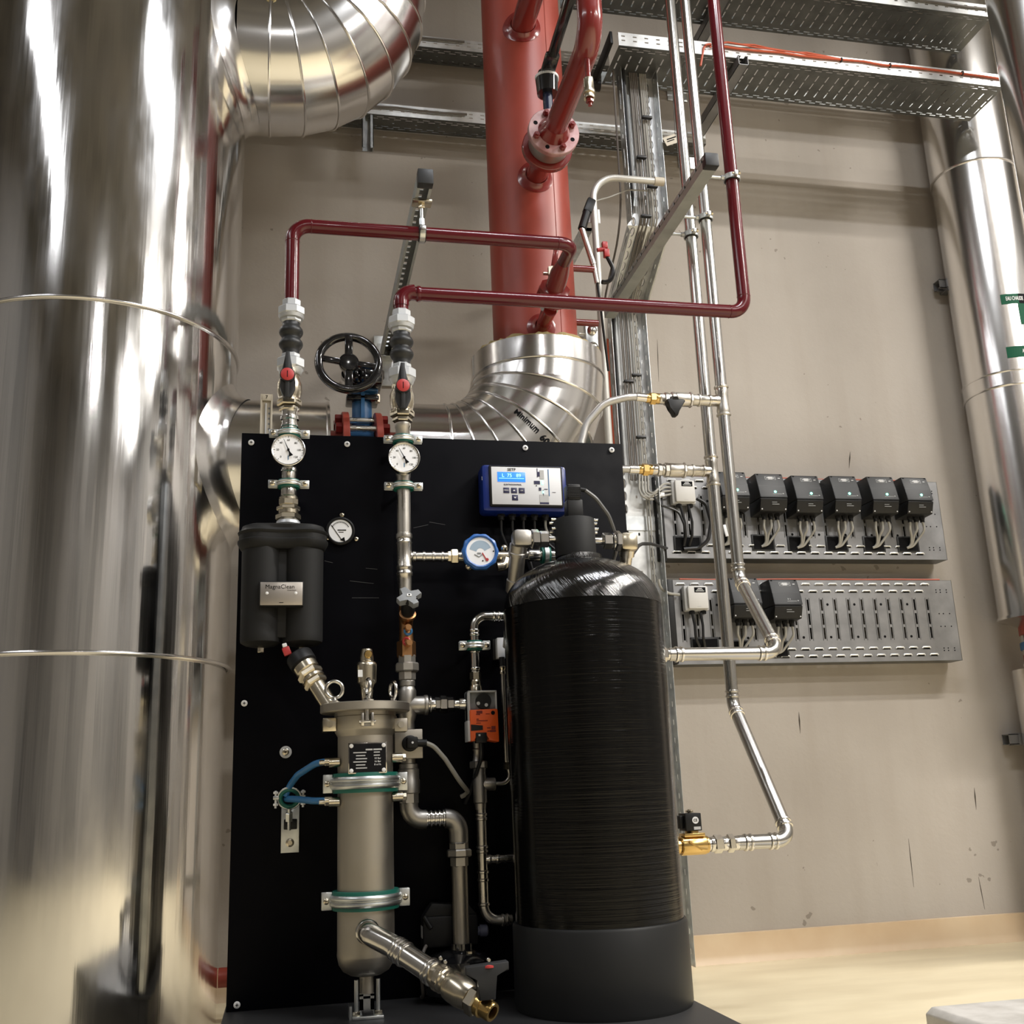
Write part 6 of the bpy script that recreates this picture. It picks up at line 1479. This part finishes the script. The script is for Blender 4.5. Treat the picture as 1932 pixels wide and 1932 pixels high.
# the second is a copy of the first, moved down a tray
aa = P(1297, 1105, YFc-.05); a1_ = P(1273, 905, YFc-.05)
copy_thing(j1, (aa.x-a1_.x, 0, aa.z-a1_.z), 'white junction box at the left end of the lower wall tray')
def grom(px, py, w, label):
    q = P(px, py, YFc); t = thing('cable_grommet', label, 'grommet', (q.x, YFc, q.z-.033))
    build(MB().mm((q.x-w/2-.008, YFc-.005, q.z-.036), (q.x+w/2+.008, YFc-.0004, q.z+.036), .002), 'rubber_edge', rubber, t)
    build(MB().mm((q.x-w/2, YFc-.0065, q.z-.028), (q.x+w/2, YFc-.004, q.z+.028)), 'opening_shade_plate', ink, t)  # solid black plate stands for the shade inside the cut-out
grom(1297, 1027, .105, 'black rubber grommet under the upper white junction box')
grom(1330, 1219, .105, 'black rubber grommet under the lower white junction box')
for lab, pts, r in (
    ('black cable dropping from the upper junction box, left one', [P(1283, 952, YFc-.03), P(1292, 985, YFc-.035), P(1294, 1010, YFc-.03), P(1290, 1030, YFc-.01)], .006),
    ('black cable dropping from the upper junction box, right one', [P(1298, 952, YFc-.03), P(1306, 985, YFc-.035), P(1306, 1010, YFc-.03), P(1300, 1030, YFc-.01)], .006),
    ('thick black cable looping right of the upper junction box', [P(1314, 940, YFc-.03), P(1332, 950, YFc-.04), P(1342, 985, YFc-.04), P(1336, 1020, YFc-.04), P(1318, 1034, YFc-.02), P(1290, 1036, YFc-.012)], .008),
    ('black cable swinging from the vertical tray to the upper grommet', [P(1233, 925, 4.0), P(1236, 950, 3.99), P(1262, 958, YFc-.04), P(1280, 965, YFc-.04), P(1291, 990, YFc-.04), P(1292, 1020, YFc-.012)], .005),
    ('black cable dropping from the lower junction box, left one', [P(1306, 1156, YFc-.03), P(1311, 1180, YFc-.03), P(1313, 1205, YFc-.03), P(1320, 1220, YFc-.01)], .006),
    ('black cable dropping from the lower junction box, right one', [P(1322, 1156, YFc-.03), P(1326, 1180, YFc-.03), P(1327, 1205, YFc-.03), P(1330, 1220, YFc-.01)], .006),
    ('thin black lead from tank outlet to the wall tray', [P(1194, 1044, 2.745), P(1204, 1030, 2.95), P(1212, 1026, 3.2), P(1228, 1026, 3.5), P(1258, 1034, YFc-.02)], .006)):
    cable(pts, r, cableb, lab, fr=.04)
for k in range(4):
    cable([V(tx0+.085+.012*k, 4.01, zr(tx0, 4.02, 890)), P(1206+6*k, 930+4*k, 3.99), P(1222+5*k, 945-6*k, 3.985), P(1254, 935-8*k, YFc-.03), P(1268, 932-6*k, YFc-.025)], .0048, cableg, 'grey cable bending from the vertical tray towards the upper junction box', 'grey cables to the upper junction box', fr=.05)
cable([V(tx0+.13, 4.0, zr(tx0, 4.02, 1095)), P(1243, 1108, 4.0), P(1262, 1120, YFc-.02), P(1282, 1122, YFc-.02)], .006, cableg, 'grey cable bending from the vertical tray to the lower tray', fr=.04)
q = P(1244, 933, YFc-.045); build(MB().bx(q, (.045, .006, .016), .002), 'cable_marker', white, label='white marker sleeve left of the upper junction box', cat='cable marker')
q = P(1368, 990+8, YFc-.06); build(MB().bar(P(1366, 990, YFc-.06), P(1372, 1012, YFc-.06), .014, .006, YA, .002), 'cable_marker', white, label='white marker sleeve between the two steel pipes', cat='cable marker')
t = thing('trunking', 'black vertical cable trunking between the vertical tray and the wall trays', 'trunking', (ta[0]-.03, YFc+.02, tb_[2]))
build(MB().mm((ta[0]-.045, YFc-.02, ta[2]-.02), (ta[0]-.004, YFc+.05, ta[3]-.01), .004), 'upper_length', blackp, t); build(MB().mm((ta[0]-.02, YFc-.02, tb_[2]), (ta[0]+.012, YFc+.05, tb_[3]), .004), 'lower_length', blackp, t)
# ================================================================ HANDWHEEL VALVE
XW = P(683, 800, YM).x; yw = YM
t = thing('handwheel_valve', 'blue butterfly valve with black handwheel between red flanges', 'valve', (XW, YM, zh-.2))
fx0, fx1 = xc(3.28, zh, 654), xc(3.28, zh, 718)
for xf in (fx0, fx1):
    build(MB().lathe((xf-.011, YM, zh), XA, [(0, .198), (.002, .2), (.020, .2), (.022, .198)], 64), 'red_flange', redox, t)
    s = -1 if xf == fx0 else 1
    build(MB().cyl((xf, YM, zh), (xf+s*.09, YM, zh), .137, n=48), 'red_pipe_end', redox, t)
for k in range(12):
    a = 2*pi*k/12+pi/12+.12
    y, z = YM+.172*cos(a), zh+.172*sin(a)
    if sin(a) < -.3: continue
    build(MB().cyl((fx0-.03, y, z), (fx1+.03, y, z), .0105, n=14), 'flange_rod', steelw, t)
    build(MB().hex((fx0-.034, y, z), (fx0-.011, y, z), .019), 'flange_nut', redsh, t); build(MB().hex((fx1+.034, y, z), (fx1+.011, y, z), .019), 'flange_nut', redsh, t)
ztop = zr(XW, YM-.02, 735)
bd = MB().lathe((fx0+.013, YM, zh), XA, [(0, .13), (.003, .145), (fx1-fx0-.029, .145), (fx1-fx0-.026, .13)], 48)
bd.cyl((XW, YM, zh+.12), (XW, YM, ztop), .034, n=28).bx((XW+.004, YM, ztop), (.098, .09, .030), .008).bx((XW, YM-.035, (ztop+zh+.145)/2), (.012, .02, ztop-zh-.14))
build(bd, 'blue_body', blue, t)
gz = zr(XW, YM-.05, 718)
gb = MB().bx((XW+.012, YM-.03, gz), (.105, .14, .055), .014).bx((XW-.028, YM-.10, gz+.0), (.02, .06, .05), .006).bx((XW-.005, YM-.10, gz), (.02, .06, .05), .006).cyl((XW+.03, YM-.03, gz+.02), (XW+.03, YM-.03, gz+.04), .045, n=28).bx((XW-.0, YM, ztop-.035), (.11, .09, .02), .006)
build(gb, 'gearbox', blackg, t)
for dx in (-.042, .05): build(MB().hex((XW+dx, YM-.03, ztop-.02), (XW+dx, YM-.03, ztop-.05), .010), 'bracket_bolt', nick if dx > 0 else blackg, t)
yh = YM-.20; ch = P(658, 685, yh); sh = sc(ch.x, yh, ch.z); Rw = 56*sh
wm = MB().torus(ch, YA+V(0, 0, -.10), Rw, 8*sh, 64, 14)
wm.lathe(ch+YA*.014, -YA, [(0, 18*sh), (.02, 19*sh), (.026, 16*sh), (.028, 9*sh)], 28)
for k, a in enumerate((radians(90), radians(172), radians(-6), radians(-90))):
    d = V(cos(a), 0, sin(a)); wm.bar(ch+d*10*sh, ch+d*Rw, 15*sh if k in (0, 3) else 11*sh, .018, YA, .004)
wm.cyl(ch, (ch.x, YM-.08, ch.z-.005), .015, n=18)
build(wm, 'handwheel', blackg, t)
build(MB().cyl((ch.x, YM-.12, ch.z-.005), (ch.x, YM-.08, gz), .02, n=16).bx((XW-.01, YM-.06, (gz+ch.z)/2), (.05, .05, abs(ch.z-gz)+.02), .006), 'input_shaft', blackg, t)
# cream thermometer
yth = YM-RH-.02; q0, q1 = P(505, 745, yth), P(500, 825, yth)
xth = (q0.x+q1.x)/2
t = thing('tube_thermometer', 'cream industrial tube thermometer standing in front of the clad branch pipe', 'gauge', (xth, yth, q1.z-.06))
wth = 22*sc(xth, yth, 1.9)
build(MB().mm((xth-wth/2, yth, q1.z-.1), (xth+wth/2, yth+.012, q0.z), .003).mm((xth-wth/2, yth-.008, q0.z-.022), (xth+wth/2, yth+.012, q0.z), .002).mm((xth-wth/2, yth-.008, q1.z-.1), (xth-wth/2+.005, yth+.01, q0.z)).mm((xth+wth/2-.005, yth-.008, q1.z-.1), (xth+wth/2, yth+.01, q0.z)), 'case', cream, t)
lettering('7', .016, (xth, yth-.0085, q0.z-.011), ink, t)
build(MB().cyl((xth-.002, yth-.004, q1.z-.09), (xth-.002, yth-.004, q0.z-.03), .0025, n=10), 'glass_tube', lgrey, t)
mk = MB()
for k in range(9): mk.bx((xth+wth*.22, yth-.0004, q0.z-.045-.017*k), (.006, .0006, .006))
build(mk, 'scale_marks', mgrey, t)
build(MB().cyl((xth, yth+.005, q1.z-.1), (xth, yth+.06, q1.z-.13), .01, n=14), 'immersion_stem', nick, t)
# dull red pipe stub seen left of the panel's foot
q = P(412, 1845, 3.75); build(MB().cyl((q.x, 3.75, q.z), (q.x+.6, 3.75, q.z), .030, n=24), 'red_floor_pipe', redox, label='dark red pipe end low between vessel and panel', cat='pipe')
# ================================================================ RIGHT WALL PIPE
YW_ = 3.955; 
xl1 = P(1775, 300, YW_-.02).x; xl2 = P(1812, 600, YW_-.02).x; xr1 = P(1912, 300, YW_-.02).x
RW = .186; XW2 = (xl1+xl2)/2+RW
t = thing('insulated_wall_pipe', 'aluminium-clad vertical pipe on the right wall with green stickers', 'pipe', (XW2, YW_, 1.2))
zs = [zr(XW2-RW, YW_, 1162), zr(XW2-RW*.9, YW_-.05, 740), zr(XW2-RW*.9, YW_-.05, 715), zr(XW2-RW*.9, YW_-.1, 312), 4.6]
for a, b, r in ((zs[0], zs[1], RW), (zs[1], zs[2], RW+.003), (zs[2], zs[3], RW), (zs[3], ZC-.02, RW+.004)):
    build(MB().lathe((XW2, YW_, a), ZA, [(0, r), ((b-a)/2, r), (b-a, r)], 72, True), 'cladding_section', alu2, t)
for z in zs[1:4]: build(MB().torus((XW2, YW_, z), ZA, RW+.002, .005, 72, 8), 'swaged_seam', alu2, t)
build(MB().lathe((XW2, YW_, zs[0]), -ZA, [(0, RW+.006), (.012, RW+.006), (.014, RW-.02), (.05, .1)], 64), 'end_cap', alu2, t)
def wrap(z0, z1, a0, a1, m, name, off=.0012):
    n = 24; g = []
    for zz in (z0, z1): g.append([V(XW2+(RW+off)*cos(a0+(a1-a0)*k/n), YW_+(RW+off)*sin(a0+(a1-a0)*k/n), zz) for k in range(n+1)])
    mb = MB().rings(g, False, False); return build(mb, name, m, t, solid=.0006)
def ang_at(px, py):     # angle on the cylinder hit by a pixel
    d = ray(px, py); o = CP; ax, ay = o.x-XW2, o.y-YW_
    A = d.x**2+d.y**2; B = 2*(ax*d.x+ay*d.y); C = ax*ax+ay*ay-RW**2; D = max(B*B-4*A*C, 0)
    s = (-B-sqrt(D))/(2*A); return atan2(ay+d.y*s, ax+d.x*s), (o+d*s).z
aA, zA1 = ang_at(1887, 560); _, zA2 = ang_at(1889, 576)
_, z_top = ang_at(1890, 556); _, z_bot = ang_at(1890, 575)
s1 = wrap(z_bot, z_top, aA, aA+1.5, sgreen, 'green_sticker')
aC = ang_at(1922, 566)[0]; wrap(z_bot+.001, z_top-.001, aC, aC+.4, ink, 'black_patch', .0019)
def cyltext(s, size, a, z):
    def f(q):
        th = a+q.x*.46/RW; return V(XW2+(RW+.0028+q.z)*cos(th), YW_+(RW+.0028+q.z)*sin(th), z+q.y)
    return lettering(s, size, None, wht, t, bend=f)
cyltext('EAU CHAUDE', .027, ang_at(1914.5, 566)[0], (z_top+z_bot)/2)
aB, zB1 = ang_at(1899, 664); _, zB2 = ang_at(1901, 676); _, z_t2 = ang_at(1900, 655)
wrap(zB2, z_t2, aB, aB+1.3, sgreen, 'green_sticker')
cyltext('A', .027, ang_at(1931, 665)[0], (zB2+z_t2)/2)
aD = ang_at(1923, 590)[0]; wrap(z_bot-.10, z_bot, aD, aD+.5, sgreen, 'green_arrow_sticker')
# red/blue valve below it
XV2 = XW2; t = thing('flange_valve', 'red flanges with a blue valve between, below the clad wall pipe', 'valve', (XV2, YW_, zr(XW2-.1, YW_-.05, 1250)))
zf = [zr(XW2-.15, YW_, p) for p in (1178, 1196, 1212, 1222, 1234, 1250)]
def fl2(z0, z1, r, m, nm): build(MB().cyl((XV2, YW_, z0), (XV2, YW_, z1), r, n=40), nm, m, t)
fl2(zf[1], zf[0], .115, redox, 'red_flange'); fl2(zf[5], zf[4], .112, redox, 'red_flange'); fl2(zf[3]-.004, zf[2]+.004, .118, blue, 'blue_body'); fl2(zf[4]-.01, zf[1]+.01, .07, blue, 'blue_core')
fl2(zf[0]-.01, zs[0]-.03, .07, redox, 'red_pipe_end')
for k in range(8):
    a = 2*pi*k/8+.25; build(MB().cyl((XV2+.102*cos(a), YW_+.102*sin(a), zf[5]-.01), (XV2+.102*cos(a), YW_+.102*sin(a), zf[0]+.01), .009, n=12).hex((XV2+.102*cos(a), YW_+.102*sin(a), zf[5]-.012), (XV2+.102*cos(a), YW_+.102*sin(a), zf[5]), .016), 'flange_rod', steelw, t)
zlow = zr(XW2-.15, YW_, 1262)
t = thing('insulated_wall_pipe', 'aluminium-clad lower wall pipe below the red flanges at the right edge', 'pipe', (XW2, YW_, .0))
build(MB().cyl((XW2, YW_, .002), (XW2, YW_, zlow), .165, n=64), 'cladding', alu2, t)
build(MB().cyl((XW2, YW_, zlow), (XW2, YW_, zf[5]), .07, n=32), 'red_pipe_end', redox, t)
for px, py, lab in ((1801, 539, 'small galvanised bracket on the wall left of the clad wall pipe, high'), (1936, 1394, 'small galvanised bracket on the wall at the right edge, low')):
    q = P(px, py, W-.06); t = thing('wall_bracket', lab, 'bracket', (q.x, W, q.z-.03))
    b = MB().mm((q.x-.04, W-.008, q.z-.04), (q.x-.02, W-.001, q.z+.04)); channel(t, (q.x-.03, W-.05, q.z), (XW2-.17, W-.05, q.z), .045, .04, m=zincm)
    build(MB().mm((q.x-.045, W-.075, q.z-.025), (q.x-.01, W-.001, q.z+.025), .003), 'plate', zincm, t)
# vertical clad pipe near the right edge
XN = P(1880, 2, 3.2).x; zz = P(1915, 240, 3.2).z; XN2 = P(1916, 240, 3.2).x; XNn = (XN+XN2)/2
t = thing('insulated_riser', 'dark reflecting aluminium-clad riser cut by the top right edge', 'pipe', (XNn+.14, 3.2, .0))
build(MB().cyl((XNn+.14, 3.2, 1.9), (XNn+.14, 3.2, ZC-.02), .14, n=64), 'cladding', alu2, t)
build(MB().tube(fil([(XNn+.14, 3.2, 1.92), (XNn+.14, 3.2, 1.6), (XNn+1.4, 3.2, 1.6)], .24), .14, 48), 'cladding_bend', alu2, t)
